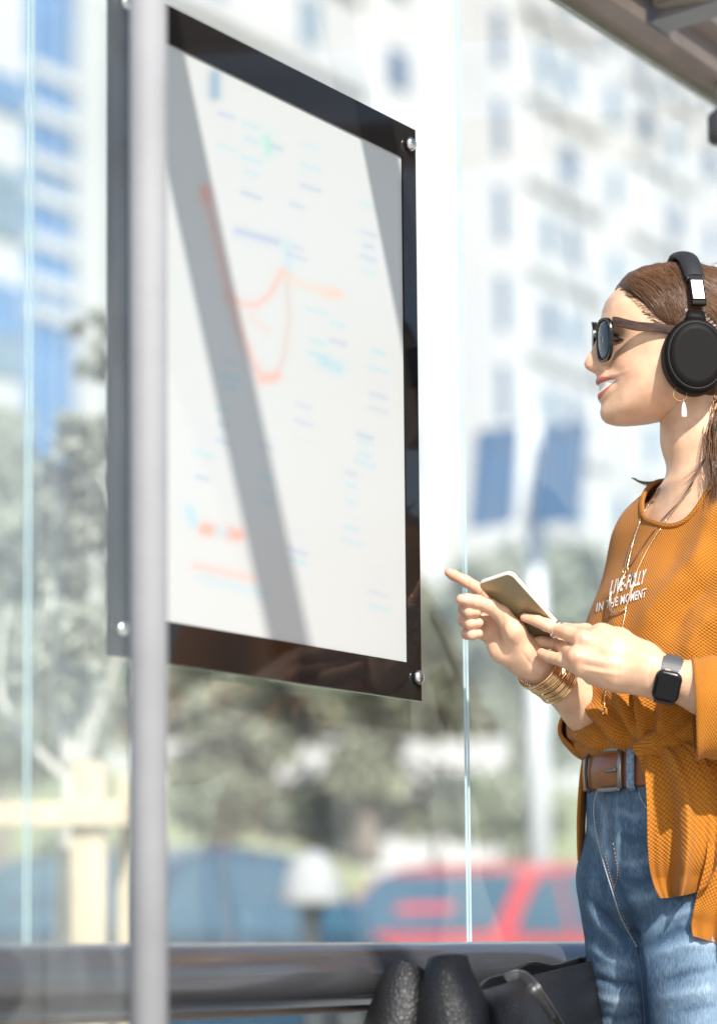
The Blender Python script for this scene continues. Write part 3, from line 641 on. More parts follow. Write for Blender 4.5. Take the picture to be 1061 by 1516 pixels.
# ---------------------------------------------------------------- parked cars
M_tyre = mat('tyre', (0.02, 0.02, 0.02), 0.85); M_rim = mat('rim', (0.5, 0.5, 0.52), 0.3, 0.9)
M_cglass = mat('car_glass', (0.03, 0.09, 0.14), 0.1, spec=0.3); M_lampg = mat('headlight', (0.75, 0.76, 0.78), 0.1); M_plast = mat('bumper_plastic', (0.04, 0.04, 0.042), 0.6)
def car(label, col, loc, hd, L=4.25, Wd=1.78, H=1.48):
    m = mat('car_paint', col, 0.25, 0.0, coat=0.25, spec=0.4)
    t = empty('parked_car', loc, label, 'car', 'cars parked behind the shelter')
    ax = Vector((math.cos(hd), math.sin(hd), 0)); ay = Vector((-math.sin(hd), math.cos(hd), 0)); l0 = Vector(loc)
    def p(x_, y_, z_): return l0 + ax * x_ + ay * y_ + Vector((0, 0, z_))
    low = [(-.5, .30), (-.5, .58), (-.485, .72), (-.44, .86), (-.36, .90), (-.1, .91), (.17, .90), (.30, .86), (.43, .76), (.485, .62), (.5, .48), (.495, .28)]
    def sec(prof, s, ins, zf=0): return [p(x_ * L * (1 - 0.02 * abs(s) ** 3), s * (Wd / 2 - ins(z_)), z_ - zf * abs(s) ** 4) for x_, z_ in prof]
    bot = [(-.43, .22), (-.38, .20), (.38, .20), (.45, .22)]
    full = low + bot[::-1]
    r = MB(); rows = [sec(full, s, lambda z_: 0.06 * max(0, (z_ - 0.55)) + 0.04 * max(0, .45 - z_), 0.02) for s in (-1, -0.94, -0.6, 0, 0.6, 0.94, 1)]
    r.grid(rows, closed=True); r.add(rows[0], [tuple(range(len(full)))]); r.add(rows[-1], [tuple(range(len(full) - 1, -1, -1))])
    r.build('body', m, t, smooth=True, bevel=0.02)
    roofp = [(-.43, .88), (-.36, 1.22), (-.28, 1.42), (-.12, H), (.02, H - .02), (.10, 1.38), (.20, 1.10), (.27, .88)]
    r = MB(); rows = [[p(x_ * L, s * (Wd / 2 - 0.08 - 0.24 * max(0, z_ - 0.88)), z_ - 0.03 * abs(s) ** 3) for x_, z_ in roofp] for s in (-1, -0.8, -0.3, 0.3, 0.8, 1)]
    r.grid(rows); r.add(rows[0], [tuple(range(8))]); r.add(rows[-1], [tuple(range(7, -1, -1))]); cab = r.build('cabin', m, t, smooth=False, bevel=0.03)
    for s in (-1, 1):
        for wp in ([(-.385, .93), (-.34, 1.2), (-.27, 1.36), (-.22, 1.38), (-.22, .93)], [(-.20, .93), (-.20, 1.39), (-.08, 1.42), (-.02, 1.41), (-.02, .93)], [(0, .93), (0, 1.40), (.07, 1.36), (.16, 1.12), (.21, .93)]):
            r = MB(); r.add([p(x_ * L, s * (Wd / 2 - 0.08 - 0.24 * max(0, z_ - 0.88) + 0.012), z_ - 0.03) for x_, z_ in wp], [tuple(range(5))]); r.build('side_window', M_cglass, t)
    for wp, nm in ((((.105, 1.365), (.255, .92)), 'windscreen'), (((-.365, 1.20), (-.425, .92)), 'rear_window'), ):
        (xa, za), (xb, zb2) = wp; r = MB(); dx = 0.02 if xa > 0 else -0.02
        r.add([p(xa * L + dx, -(Wd / 2 - .27), za), p(xa * L + dx, Wd / 2 - .27, za), p(xb * L + dx, Wd / 2 - .16, zb2), p(xb * L + dx, -(Wd / 2 - .16), zb2)], [(0, 1, 2, 3)]); r.build(nm, M_cglass, t)
    for xw in (-.31, .32):
        for s in (-1, 1):
            c_ = p(xw * L, s * (Wd / 2 - 0.10), 0.315); wh = MB().lathe(c_ - ay * s * 0.1, ay * s, [(0.20, 0), (0.30, 0.0), (0.315, 0.03), (0.315, 0.17), (0.30, 0.20), (0.21, 0.20)], 24).build('wheel', M_tyre, t)
            MB().lathe(c_ + ay * s * 0.06, ay * s, [(0.20, 0.0), (0.205, 0.045), (0.17, 0.03), (0.05, 0.042)], 20).build('rim', M_rim, wh)
    for s in (-1, 1):
        MB().box(p(.478 * L, s * Wd * .36, .66), (0.12, 0.34, 0.13), Matrix((ax, ay, Vector((0, 0, 1)))).transposed()).build('headlight', M_lampg, t, bevel=0.03)
        MB().box(p(-.487 * L, s * Wd * .40, .74), (0.08, 0.22, 0.22), Matrix((ax, ay, Vector((0, 0, 1)))).transposed()).build('tail_light', mat('tail_red', (0.5, 0.02, 0.02), 0.2), t, bevel=0.02)
    MB().box(p(.5 * L, 0, .36), (0.06, Wd * .8, 0.14), Matrix((ax, ay, Vector((0, 0, 1)))).transposed()).build('bumper', M_plast, t, bevel=0.02)
    return t
hd = math.atan2(D.y, D.x)
car('red car parked beyond the glass, between the white bollard lamp and the woman', (0.48, 0.04, 0.055), tpx(708, 21.5) , hd + PI)
car('blue car parked behind the grey post, left of the white bollard lamp', (0.002, 0.04, 0.085), tpx(185, 17.5), hd + PI)
# ================================================================ the woman
ALPHA = math.radians(40)
FWD = Vector((-math.cos(ALPHA), -math.sin(ALPHA), 0)); LEFT = Vector((math.sin(ALPHA), -math.cos(ALPHA), 0)); UPV = Vector((0, 0, 1))
PXM = 1110.0
def mat_skin():
    m = bpy.data.materials.new('skin'); m.use_nodes = True; nt = m.node_tree; b = nt.nodes['Principled BSDF']
    at = node(nt, 'ShaderNodeAttribute', attribute_name='tone'); tc = node(nt, 'ShaderNodeTexCoord')
    nz = node(nt, 'ShaderNodeTexNoise', ins={'Scale': 45.0, 'Detail': 5.0}); nt.links.new(tc.outputs['Object'], nz.inputs['Vector'])
    mr = node(nt, 'ShaderNodeMapRange', ins={'From Min': 0.3, 'From Max': 0.7, 'To Min': 0.84, 'To Max': 1.10}); nt.links.new(nz.outputs[0], mr.inputs[0])
    mx = node(nt, 'ShaderNodeMix', data_type='RGBA', blend_type='MULTIPLY'); mx.inputs['Factor'].default_value = 1.0
    nt.links.new(at.outputs['Color'], mx.inputs[6]); nt.links.new(mr.outputs[0], mx.inputs[7]); nt.links.new(mx.outputs[2], b.inputs['Base Color'])
    b.inputs['Roughness'].default_value = 0.40; b.inputs['Specular IOR Level'].default_value = 0.4
    b.inputs['Subsurface Weight'].default_value = 0.12; b.inputs['Subsurface Radius'].default_value = (1.0, 0.4, 0.2); b.inputs['Subsurface Scale'].default_value = 0.006
    n2 = node(nt, 'ShaderNodeTexNoise', ins={'Scale': 900.0, 'Detail': 2.0}); nt.links.new(tc.outputs['Object'], n2.inputs['Vector'])
    bp_ = node(nt, 'ShaderNodeBump', ins={'Strength': 0.6, 'Distance': 0.0004}); nt.links.new(n2.outputs[0], bp_.inputs['Height']); nt.links.new(bp_.outputs[0], b.inputs['Normal'])
    return m
M_skin = mat_skin()
SKIN = np.array((0.60, 0.365, 0.235)); SKIN_W = np.array((0.56, 0.30, 0.20)); LIP = np.array((0.46, 0.12, 0.10)); TEETH = np.array((0.70, 0.67, 0.61))
NAIL = np.array((0.60, 0.36, 0.29))
person = empty('person', Q(1000, 1404, 0.0) * 1.0, 'smiling woman in orange knit sweater and blue jeans, pointing at the route map', 'person')
person.location.z = 0.0

# ---------------------------------------------------------------- head
BETA = math.radians(5.5)
HF = Vector((-math.cos(BETA), -math.sin(BETA), 0)); HL = Vector((math.sin(BETA), -math.cos(BETA), 0))   # forward, her left (to the camera)
HC = Q(985, 522, 0.0); HS = 1086.0
def hp(a, l, b): return HC + HF * a + HL * l + UPV * b
prof_full = [(916, 424), (907, 432), (898, 443), (893.5, 454), (891, 465), (888, 476), (886, 484), (885, 491), (883, 500), (879, 510), (874, 520.5), (869, 528), (865.2, 534), (863.2, 540), (864.2, 545.5), (868.5, 550), (874, 552.8), (879, 555.5), (881.2, 558.5), (881.0, 563), (879.5, 567), (881, 571), (884.2, 572.5), (885, 579), (884.8, 583), (882.2, 587), (882.4, 592), (884.5, 597), (887.4, 601), (887.4, 606), (885.6, 612), (885.8, 618), (888, 624), (894, 630), (905, 633), (920, 634), (935, 633), (948, 631.5), (968, 628), (990, 622)]
prof_base = [(916, 424), (898, 443), (891.5, 465), (891, 480), (893.5, 495), (897, 510), (899, 525), (899, 545), (899, 560), (900, 580), (900, 598), (898, 610), (898, 620), (904, 630), (914, 633), (948, 631.5), (968, 628), (990, 622)]
prof_back = [(1040, 606), (1070, 592), (1095, 565), (1108, 530), (1112, 495), (1108, 460), (1093, 430), (1068, 410), (1040, 401), (1010, 398), (985, 399), (960, 403), (938, 411)]
def polar(pts):
    p = np.array(pts, float); a = (985 - p[:, 0]) / HS; b = (522 - p[:, 1]) / PXM
    return np.arctan2(b, a), np.hypot(a, b)
def prof_r(front, n=3600):
    t, r = polar(front + prof_back); o = np.argsort(t); t, r = t[o], r[o]
    g = np.linspace(-PI, PI, n, endpoint=False)
    return g, np.interp(g, np.concatenate([t - 2 * PI, t, t + 2 * PI]), np.tile(r, 3))
def csm(v, k): return np.convolve(np.concatenate([v[-k:], v, v[:k]]), np.hanning(2 * k + 1) / np.hanning(2 * k + 1).sum(), 'same')[k:-k]
PG, RB = prof_r(prof_base); RB = csm(RB, 70)
_, RF = prof_r(prof_full); RF = csm(RF, 9)
FEAT = RF - RB
def pyang(px, py): return float(polar([(px, py)])[0][0])
# sideways reach of the midline features
wk = [(pyang(985, 300), .05), (pyang(898, 443), .04), (pyang(888, 478), .022), (pyang(885, 491), .0095), (pyang(879, 510), .0088), (pyang(866, 533), .0108), (pyang(863, 541), .0118), (pyang(869, 551), .0125), (pyang(880, 558), .018), (pyang(880, 568), .027), (pyang(885, 580), .028), (pyang(883, 590), .026), (pyang(888, 603), .024), (pyang(886, 615), .022), (pyang(905, 633), .026), (pyang(948, 631), .04)]
wk.sort(); WL = csm(np.interp(PG, [w[0] for w in wk], [w[1] for w in wk]), 14)
HW = 0.0735
def head_R(phi, lam, hair=None):
    ip = lambda arr, p_: np.interp((p_ + PI) % (2 * PI), PG + PI, arr, period=2 * PI)
    rb = ip(RB, phi); n = 2.25
    R = (np.abs(np.cos(lam) / rb) ** n + np.abs(np.sin(lam) / HW) ** n) ** (-1 / n)
    l = R * np.sin(lam)
    a0 = pyang(882, 577); near = np.exp(-((phi - a0) / 0.20) ** 2)
    ph2 = phi - near * -48.0 * l ** 2                      # the smile: lips rise towards the corners
    R = R + ip(FEAT, ph2) * np.exp(-(np.abs(l) / ip(WL, ph2)) ** 2)
    a = R * np.cos(lam) * np.cos(phi); b = R * np.cos(lam) * np.sin(phi); px = 985 - a * HS; al = np.abs(l); py = 522 - (b + .21 * al) * PXM
    def g(x0, y0, l0, sx, sl_, amp): return amp * np.exp(-((py - y0) / sx) ** 2 - ((al - l0) / sl_) ** 2) * (a > 0)
    R = R + g(0, 497, .031, 13, .015, -.0055) + g(0, 478, .030, 9, .022, .0022) + g(0, 540, .040, 17, .018, .0048) + g(0, 569, .0275, 7, .006, -.0022) + g(0, 556, .029, 9, .008, .0012)
    R = R + g(0, 546, .0140, 6.0, .0048, .0048) + g(0, 545, .0200, 7.0, .0030, -.0016) + g(0, 553, .006, 3.2, .0035, -.0008) + g(0, 586, .043, 25, .02, -.0012) + g(0, 500, .030, 5, .010, .0026)
    return R, px, py
nph, nlm = 760, 240
ph = np.linspace(-PI, PI, nph, endpoint=False); lm = np.linspace(-PI / 2 + 0.004, PI / 2 - 0.004, nlm)
# finer steps across the face
ph = ph - 0.0; PH, LM_ = np.meshgrid(ph, lm, indexing='ij'); PH = PH.ravel(); LMf = LM_.ravel()
# crowd the phi samples to the front
PH = PH - 0.45 * np.sin(PH)
R, hpx, hpy = head_R(PH, LMf)
ha = R * np.cos(LMf) * np.cos(PH); hl = R * np.sin(LMf); hb = R * np.cos(LMf) * np.sin(PH)
def hw(a, l, b): return np.array(HC) + a[:, None] * np.array(HF) + l[:, None] * np.array(HL) + b[:, None] * np.array(UPV)
Vh = hw(ha, hl, hb); ii = np.arange(nph * nlm).reshape(nph, nlm); jj = np.roll(ii, -1, 0)
Fh = np.stack([ii[:, :-1].ravel(), ii[:, 1:].ravel(), jj[:, 1:].ravel(), jj[:, :-1].ravel()], 1)
# colour of the skin: lips, teeth, warm cheeks and nose
Ch = np.tile(SKIN, (len(Vh), 1))
def blend(C, m, col): m = np.clip(m, 0, 1)[:, None]; return C * (1 - m) + np.array(col) * m
front = ha > 0.02
cx_l = 884 + (np.abs(hl) / 0.027) ** 1.6 * 26
a0 = pyang(882, 577); sh = -48.0 * hl ** 2
pf = PH - np.exp(-((PH - a0) / 0.20) ** 2) * sh
def yline(py, px=882): return pyang(px, py)
reach = 0.0355
k = np.clip(np.abs(hl) / reach, 0, 1); inm = front & (np.abs(hl) < reach)
def band(y0, y1, taper0, taper1, soft=0.006):
    t0 = yline(y0) ; t1 = yline(y1); mid = yline(577, 884)
    t0 = t0 + (mid - t0) * (k ** taper0); t1 = t1 + (mid - t1) * (k ** taper1)
    return np.clip((t0 - pf) / soft + .5, 0, 1) * np.clip((pf - t1) / soft + .5, 0, 1) * inm
Ch = blend(Ch, 0.30 * np.exp(-((hpy - 545) / 18) ** 2 - ((np.abs(hl) - .042) / .02) ** 2) * front, (0.60, 0.26, 0.19))
Ch = blend(Ch, 0.30 * np.exp(-((hpy - 541) / 10) ** 2 - (hl / .012) ** 2) * front, (0.60, 0.27, 0.19))
Ch = blend(Ch, band(562.5, 598, 3.0, 1.8), LIP)
Ch = blend(Ch, band(572.5, 587, 4.0, 2.2, 0.003), TEETH)
Ch = blend(Ch, band(571.8, 573.2, 5.0, 4.0, 0.003) * 0.8, (0.16, 0.03, 0.03))
Ch = blend(Ch, np.exp(-((hpy - 552.5) / 2.0) ** 2 - ((np.abs(hl) - .0085) / .0024) ** 2 - ((hpx - 877) / 3.0) ** 2) * front * 0.35, (0.22, 0.08, 0.06))  # shade of the nostril openings put into the skin colour

# ---------------------------------------------------------------- neck, trunk, arms (implicit surface, 3.5 mm)
def pr(px, py, dy=0.0): return np.array(Q(px, py, dy))
ext = lambda w, d: math.hypot(d * math.cos(ALPHA), w * math.sin(ALPHA))
fl = Field(np.array(Q(1075, 1130)) - (.36, .30, .0), np.array(Q(1075, 600)) + (.36, .30, .0), 0.0035)
fl.lo[2] = Q(1000, 1400).z; fl.n = np.ceil((np.array(Q(1075, 585)) + (.36, .30, .0) - fl.lo) / fl.h).astype(int) + 1; fl.F = np.full(fl.n, .06, np.float32)
fl.cones([(pr(1028, 590), .050), (pr(1034, 650), .0500), (pr(1047, 705), .0510), (pr(1056, 745), .056)], 0.02)
SL = pr(1050, 776) + np.array(LEFT) * 0.150; SR = pr(1050, 790) - np.array(LEFT) * 0.090
fl.cones([(pr(1060, 738), .040), (SL + (0, 0, .004), .047)], 0.035); fl.cones([(pr(1056, 738), .042), (SR + (0, 0, .004), .045)], 0.035)
body_rows = [(pr(1054, 733), .072, .050), (pr(1050, 750), .085, .055), (pr(1048, 800), .120, .080), (pr(1036, 880), .148, .098), (pr(1028, 950), .135, .090), (pr(1012, 1040), .122, .082), (pr(1001, 1110), .118, .076), (pr(1010, 1190), .115, .076), (pr(1014, 1260), .110, .070)]
fl.stack(body_rows, LEFT, FWD, 0.04)
EL = pr(1168, 1046, -.215); WLf = pr(984, 1004, -.200)
ERs = pr(895, 1075, .16); ER = pr(955, 1122, .07); WRt = pr(794, 984, -.075)
fl.cones([(SL, .048), (EL, .041)], 0.03); fl.cones([(SR, .048), (ER, .040)], 0.03)
fl.cones([(EL, .041), (EL * .35 + WLf * .65, .036), (WLf * .88 + EL * .12, .028)], .02)
fl.cones([(ER, .040), (ER * .45 + WRt * .55, .033), (WRt * .8 + ER * .2, .026)], .02)
Vb, Fb = fl.mesh(2)
Cb = np.tile(SKIN, (len(Vb), 1))

# ---------------------------------------------------------------- phone plane (the near hand closes on it)
pA = Q(709, 867, -.118); AB = Q(756, 851, -.158) - pA; BC = Q(835, 930, -.112) - (pA + AB)
ex = AB.normalized(); ey = (BC - ex * BC.dot(ex)).normalized(); ez = ex.cross(ey)
if ez.y > 0: ez = -ez                       # out of the phone's back, towards the camera
phW, phL, phT = 0.060, 0.118, 0.0075
phc = pA + (AB + BC) * 0.5
def on_phone(px, py, lift):
    d = ray(px, py); o = phc + ez * (phT / 2 + lift); t = (o - CAMP).dot(ez) / d.dot(ez); return np.array(CAMP + d * t)

# ---------------------------------------------------------------- hands
def hand_field(c, r, h=0.00115): c = np.array(c); return Field(c - r, c + r, h)
H1 = hand_field((pr(900, 975, -.17)), np.array((.135, .075, .080)))
n1 = -.185
H1.cones([(WLf * .86 + EL * .14, .0268), (WLf, .0262), (pr(962, 993, -.196), .0262)], .01)
H1.cones([(WLf * .86 + EL * .14 + (0, .010, 0), .0240), (WLf + (0, .010, 0), .0235)], .01)
# back of the hand: metacarpals
MC = {'i': (pr(862, 946, -.178), .0112), 'm': (pr(853, 972, -.186), .0116), 'r': (pr(861, 990, -.180), .0108), 'p': (pr(876, 1002, -.166), .0098)}
for kx, w0 in (('i', (958, 978)), ('m', (958, 992)), ('r', (958, 1003)), ('p', (962, 1010))):
    H1.cones([(pr(*w0, -.192), .0165), ((pr(*w0, -.192) * .45 + MC[kx][0] * .55), .0150), MC[kx]], .016)
H1.cones([(pr(950, 968, -.186), .016), (pr(915, 950, -.168), .0170), (pr(890, 942, -.158), .0155), (pr(872, 948, -.150), .0115)], .016)
H1.ell(pr(912, 978, -.172), (.038, .014, .022), np.eye(3), .012)
# fingers on the back of the phone
H1.cones([MC['i'], (on_phone(822, 931, .0094), .0086), (on_phone(808, 925, .0088), .0083), (on_phone(795, 919.5, .0079), .0074), (on_phone(776, 914.0, .0068), .0060)], .005, .003)
H1.cones([MC['m'], (on_phone(827, 955, .0100), .0085), (on_phone(803, 950, .0082), .0073), (on_phone(783, 946.5, .0070), .0059)], .0035, .003)
H1.cones([MC['r'], (pr(834, 978, -.150), .0088), (pr(814, 973, -.128), .0077), (pr(801, 967, -.112), .0066)], .0035, .003)
H1.cones([MC['p'], (pr(852, 988, -.134), .0078), (pr(836, 981, -.110), .0070), (pr(824, 974, -.095), .0060)], .0035, .003)
# thumb lies on the screen side
H1.cones([(pr(886, 946, -.150), .0135), (pr(866, 936, -.118), .0112), (pr(838, 934, -.092), .0098), (pr(812, 926, -.088), .0082)], .010, .004)
V1, F1 = H1.mesh(1)
V1 = strokes(V1, F1, [([(853, 972), (930, 986)], .0011, 5), ([(862, 948), (935, 972)], .0010, 5), ([(861, 990), (925, 1000)], .0008, 4), ([(858, 960), (900, 974)], -.0012, 5), ([(858, 983), (900, 992)], -.0010, 4), ([(850, 970), (858, 975)], .0014, 7), ([(858, 945), (866, 948)], .0012, 7), ([(811, 916), (806, 935)], -.0006, 1.6), ([(807, 914), (802, 933)], -.0005, 1.4), ([(829, 945), (824, 964)], -.0006, 1.6), ([(832, 946), (828, 965)], -.0004, 1.4), ([(793, 911), (789, 926)], -.0004, 1.2), ([(965, 975), (958, 1016)], -.0006, 2.2), ([(880, 938), (905, 950)], -.0008, 4)])
H2 = hand_field((pr(735, 925, -.07)), np.array((.112, .075, .095)))
H2.cones([(WRt * .72 + ER * .28, .0245), (WRt, .0232), (pr(778, 972, -.078), .0235)], .01)
MC2 = {'i': (pr(733, 890, -.066), .0105), 'm': (pr(722, 902, -.068), .0108), 'r': (pr(719, 921, -.070), .0102), 'p': (pr(722, 940, -.072), .0095)}
for kx, w0 in (('i', (784, 962)), ('m', (780, 968)), ('r', (776, 975)), ('p', (772, 982))):
    H2.cones([(pr(*w0, -.074), .0150), ((pr(*w0, -.074) * .5 + MC2[kx][0] * .5), .0140), MC2[kx]], .014)
H2.ell(pr(746, 962, -.080), (.020, .012, .017), np.eye(3), .012)       # heel of the palm
H2.cones([(pr(776, 962, -.090), .0155), (pr(760, 935, -.102), .0155), (pr(742, 909, -.108), .0112)], .012)   # ball of the thumb
H2.cones([MC2['i'], (pr(712, 874, -.062), .0084), (pr(689, 860.5, -.066), .0077), (pr(671, 851.5, -.070), .0069), (pr(664, 847.5, -.072), .0060)], .004, .003)
H2.cones([(pr(742, 909, -.108), .0112), (pr(724, 897, -.116), .0098), (pr(706, 891, -.118), .0090), (pr(692, 888.5, -.118), .0084), (pr(683, 887.5, -.116), .0072)], .004, .003)
H2.cones([MC2['m'], (pr(697, 896, -.080), .0088), (pr(687, 901, -.098), .0085), (pr(694, 906, -.112), .0078), (pr(705, 906, -.114), .0068)], .003, .003)
H2.cones([MC2['r'], (pr(697, 912, -.074), .0088), (pr(687, 918.5, -.092), .0084), (pr(696, 923, -.106), .0076), (pr(708, 922, -.108), .0066)], .003, .003)
H2.cones([MC2['p'], (pr(701, 934, -.076), .0080), (pr(691, 938, -.090), .0076), (pr(698, 940, -.102), .0068), (pr(708, 938, -.104), .0060)], .003, .003)
V2, F2 = H2.mesh(1)
V2 = strokes(V2, F2, [([(745, 905), (742, 930), (752, 955)], -.0013, 3.5), ([(722, 925), (735, 938), (742, 960)], -.0010, 3), ([(772, 965), (790, 990)], -.0008, 2.5), ([(708, 884), (705, 898)], -.0006, 1.6), ([(690, 853), (693, 868)], -.0005, 1.6), ([(676, 847), (679, 858)], -.0004, 1.4), ([(716, 912), (728, 922)], -.0008, 2.5)])
def hand_col(V, tips, nails=()):
    C = np.tile(SKIN, (len(V), 1))
    for t, r in tips: C = blend(C, 0.55 * np.exp(-(np.linalg.norm(V - np.array(t), axis=1) / r) ** 2), (0.62, 0.27, 0.19))
    for t, r in nails: C = blend(C, np.clip((r - np.linalg.norm(V - np.array(t), axis=1)) / .0006, 0, 1) * .85, (0.66, 0.40, 0.35))
    return C
C1 = hand_col(V1, [(on_phone(777, 914, .008), .014), (on_phone(785, 946, .008), .013), (pr(801, 967, -.112), .013), (pr(853, 972, -.192), .014), (pr(862, 946, -.186), .012), (pr(822, 931, -.15), .012)], [(on_phone(776.5, 912.5, .0135), .0046), (on_phone(784.5, 945, .0140), .0043)])
C2 = hand_col(V2, [(pr(664, 848, -.072), .020), (pr(684, 888, -.118), .014), (pr(688, 903, -.105), .013), (pr(688, 919, -.098), .013), (pr(692, 938, -.095), .012), (pr(712, 874, -.065), .014)], [(pr(687, 886, -.1260), .0050)])
# creases where the joints bend
off = 0; Vs, Fs, Cs = [], [], []
for V_, F_, C_ in ((Vh, Fh, Ch), (Vb, Fb, Cb), (V1, F1, C1), (V2, F2, C2)):
    Vs.append(V_); Fs.append(np.asarray(F_) + off); Cs.append(C_); off += len(V_)
me = mesh_np('body', np.concatenate(Vs), np.concatenate(Fs)); attr_col(me, 'tone', np.concatenate(Cs))
link('body', me, M_skin, person, smooth=True)

# ---------------------------------------------------------------- eyes, lashes and brow behind the glasses
M_eye = mat('eye_white', (0.75, 0.72, 0.68), 0.15); M_dark = mat('lash_brown', (0.03, 0.018, 0.012), 0.6)
for s in (1, -1):
    c = hp(.0585, .0290 * s, (522 - 501) / PXM - .0064); M = Matrix((HF, HL, UPV)).transposed()
    e = MB().ball(c, .0118, 20, 14).build('eye', M_eye, person, smooth=True)
    MB().ball(c + HF * .0085 + HL * .001 * s, (.0036, .0056, .0056), 14, 8, M=M).build('iris', mat('iris_brown', (0.06, 0.03, 0.015), 0.1), e, smooth=True)
bvh_head = BVHTree.FromPolygons([Vector(v) for v in Vh], [tuple(int(i) for i in f) for f in Fh])
def cast0(bvh, px, py, lift=0.0):
    d = ray(px, py); h = bvh.ray_cast(CAMP, d)
    if h[0] is None: return None
    return h[0] + (h[1] if h[1].dot(d) < 0 else -h[1]) * lift
def facial(pts, r, name, m):
    q = [cast0(bvh_head, v.x, v.y, .0004) for v in catmull([Vector((*p, 0)) for p in pts], 5)]; q = [v for v in q if v]
    rr_ = [r * math.sin(PI * (.12 + .8 * i / (len(q) - 1))) for i in range(len(q))]; both = MB().tube(q, rr_, 6)
    mir = [v - HL * (2 * (v - HC).dot(HL)) for v in q]; both.tube(mir, rr_, 6); return both.build(name, m, person, smooth=True)
facial([(902, 497), (908, 495.5), (914, 498), (919, 502), (923, 503)], .0019, 'eyelashes', M_dark)
facial([(903, 502), (909, 504.5), (915, 504.5), (919, 502.5)], .0010, 'lower_lashes', M_dark)
facial([(900, 482), (907, 478), (915, 478), (922, 482)], .0020, 'eyebrow', mat('eyebrow_brown', (.06, .03, .018), .8))

# ---------------------------------------------------------------- hair
def mat_hair():
    m = mat('brown_hair', (0.10, 0.048, 0.022), 0.38, spec=0.5); nt = m.node_tree; b = nt.nodes['Principled BSDF']
    at = node(nt, 'ShaderNodeAttribute', attribute_name='strand'); cr = node(nt, 'ShaderNodeMix', data_type='RGBA')
    cr.inputs[6].default_value = (0.028, 0.012, 0.006, 1); cr.inputs[7].default_value = (0.185, 0.088, 0.039, 1)
    nt.links.new(at.outputs['Fac'], cr.inputs['Factor']); nt.links.new(cr.outputs[2], b.inputs['Base Color']); return m
M_hair = mat_hair()
hairline = [(916, 420), (918, 426), (927, 436), (938, 446), (955, 465), (970, 479), (985, 487.5), (996, 494), (1004, 512), (1008, 560), (1012, 600), (1040, 640), (1300, 640), (1300, 200), (880, 200), (905, 405)]
def hl_in(px, py): 
    ins = in_poly(px, py, hairline); d, _ = poly_dist(px, py, hairline[1:12]); return np.where(ins, d, -d)
nph2, nl2 = 360, 150
ph2 = np.linspace(-PI, PI, nph2, endpoint=False); lm2 = np.linspace(-PI / 2 + .01, PI / 2 - .01, nl2)
A_, B_ = np.meshgrid(ph2, lm2, indexing='ij'); A_ = A_.ravel(); B_ = B_.ravel(); R2, x2, y2 = head_R(A_, B_)
dsg = hl_in(x2, y2); th_ = 0.0105 * np.clip(dsg / 22.0, 0, 1) ** 0.6 + 0.0005 - np.clip(-dsg / 4, 0, 1) * .006
th_ += 0.0006 * np.sin(x2 * .55 + y2 * .9) * np.clip(dsg / 20, 0, 1)
R2 = R2 + th_
a2 = R2 * np.cos(B_) * np.cos(A_); l2 = R2 * np.sin(B_); b2 = R2 * np.cos(B_) * np.sin(A_)
Vr = hw(a2, l2, b2); ii = np.arange(nph2 * nl2).reshape(nph2, nl2); jj = np.roll(ii, -1, 0)
Fr = np.stack([ii[:, :-1].ravel(), ii[:, 1:].ravel(), jj[:, 1:].ravel(), jj[:, :-1].ravel()], 1)
keep = (dsg[Fr] > -5).all(1); Fr = Fr[keep]
bvh_hair = BVHTree.FromPolygons([Vector(v) for v in Vr], [tuple(int(i) for i in f) for f in Fr])
def cast(bvh, px, py, lift=0.0):
    d = ray(px, py); h = bvh.ray_cast(CAMP, d)
    if h[0] is None: return None
    n = h[1] if h[1].dot(d) < 0 else -h[1]
    return h[0] + n * lift
hv, hf, hs = [], [], []
def strand(pts, r0, r1, shade, n=4):
    global hv, hf, hs
    m = MB(); k = len(pts); m.tube(pts, [r0 + (r1 - r0) * (i / (k - 1)) ** 1.5 for i in range(k)], n, caps=False)
    b = sum(len(q) for q in hv); hv.append(np.array([tuple(v) for v in m.v])); hf.append(np.array(m.f) + b); hs.append(np.full(len(m.v), shade))
hr = random.Random(11)
def flow(px0, py0, px1, py1, bow, n=11):
    dx, dy = px1 - px0, py1 - py0; L = math.hypot(dx, dy); nx, ny = -dy / L, dx / L
    return [(px0 + dx * t + nx * bow * L * 4 * t * (1 - t) + hr.gauss(0, .25), py0 + dy * t + ny * bow * L * 4 * t * (1 - t) + hr.gauss(0, .25)) for t in np.linspace(0, 1, n)]
def lay(path, lift0, lift1):
    out = []
    for i, (a, b) in enumerate(path):
        p = cast(bvh_hair, a, b, lift0 + (lift1 - lift0) * math.sin(PI * i / (len(path) - 1)))
        if p is None:
            if len(out) >= 4: return out
            out = []; continue
        if out and (p - out[-1]).length > .03: return out if len(out) >= 4 else []
        out.append(p)
    return out if len(out) >= 4 else []
def lay_head(path):
    out = []
    for a, b in path:
        p1, p2 = cast0(bvh_head, a, b, .0007), cast(bvh_hair, a, b, .0012); c_ = [p for p in (p1, p2) if p]
        if not c_: return []
        out.append(min(c_, key=lambda p: (p - CAMP).length))
    return out
for i in range(1350):                                    # front sweep: from the parting down to the ear
    t = hr.random() ** 0.9
    s = hr.random()
    p0 = (917 + 75 * t + hr.gauss(0, 2), 424 - 34 * t ** 0.55 + hr.uniform(-11, 3)); 
    e0 = (990 + 30 * t + hr.gauss(0, 3), 489 - 55 * t ** 1.2 + hr.gauss(0, 3))
    bow = 0.10 - 0.05 * t + hr.gauss(0, .012)
    q = lay(flow(*p0, *e0, -bow), .0002, hr.uniform(.0006, .0022))
    if q: strand(q, hr.uniform(.00035, .0006), .0002, min(1, max(0, hr.gauss(.45, .28))))
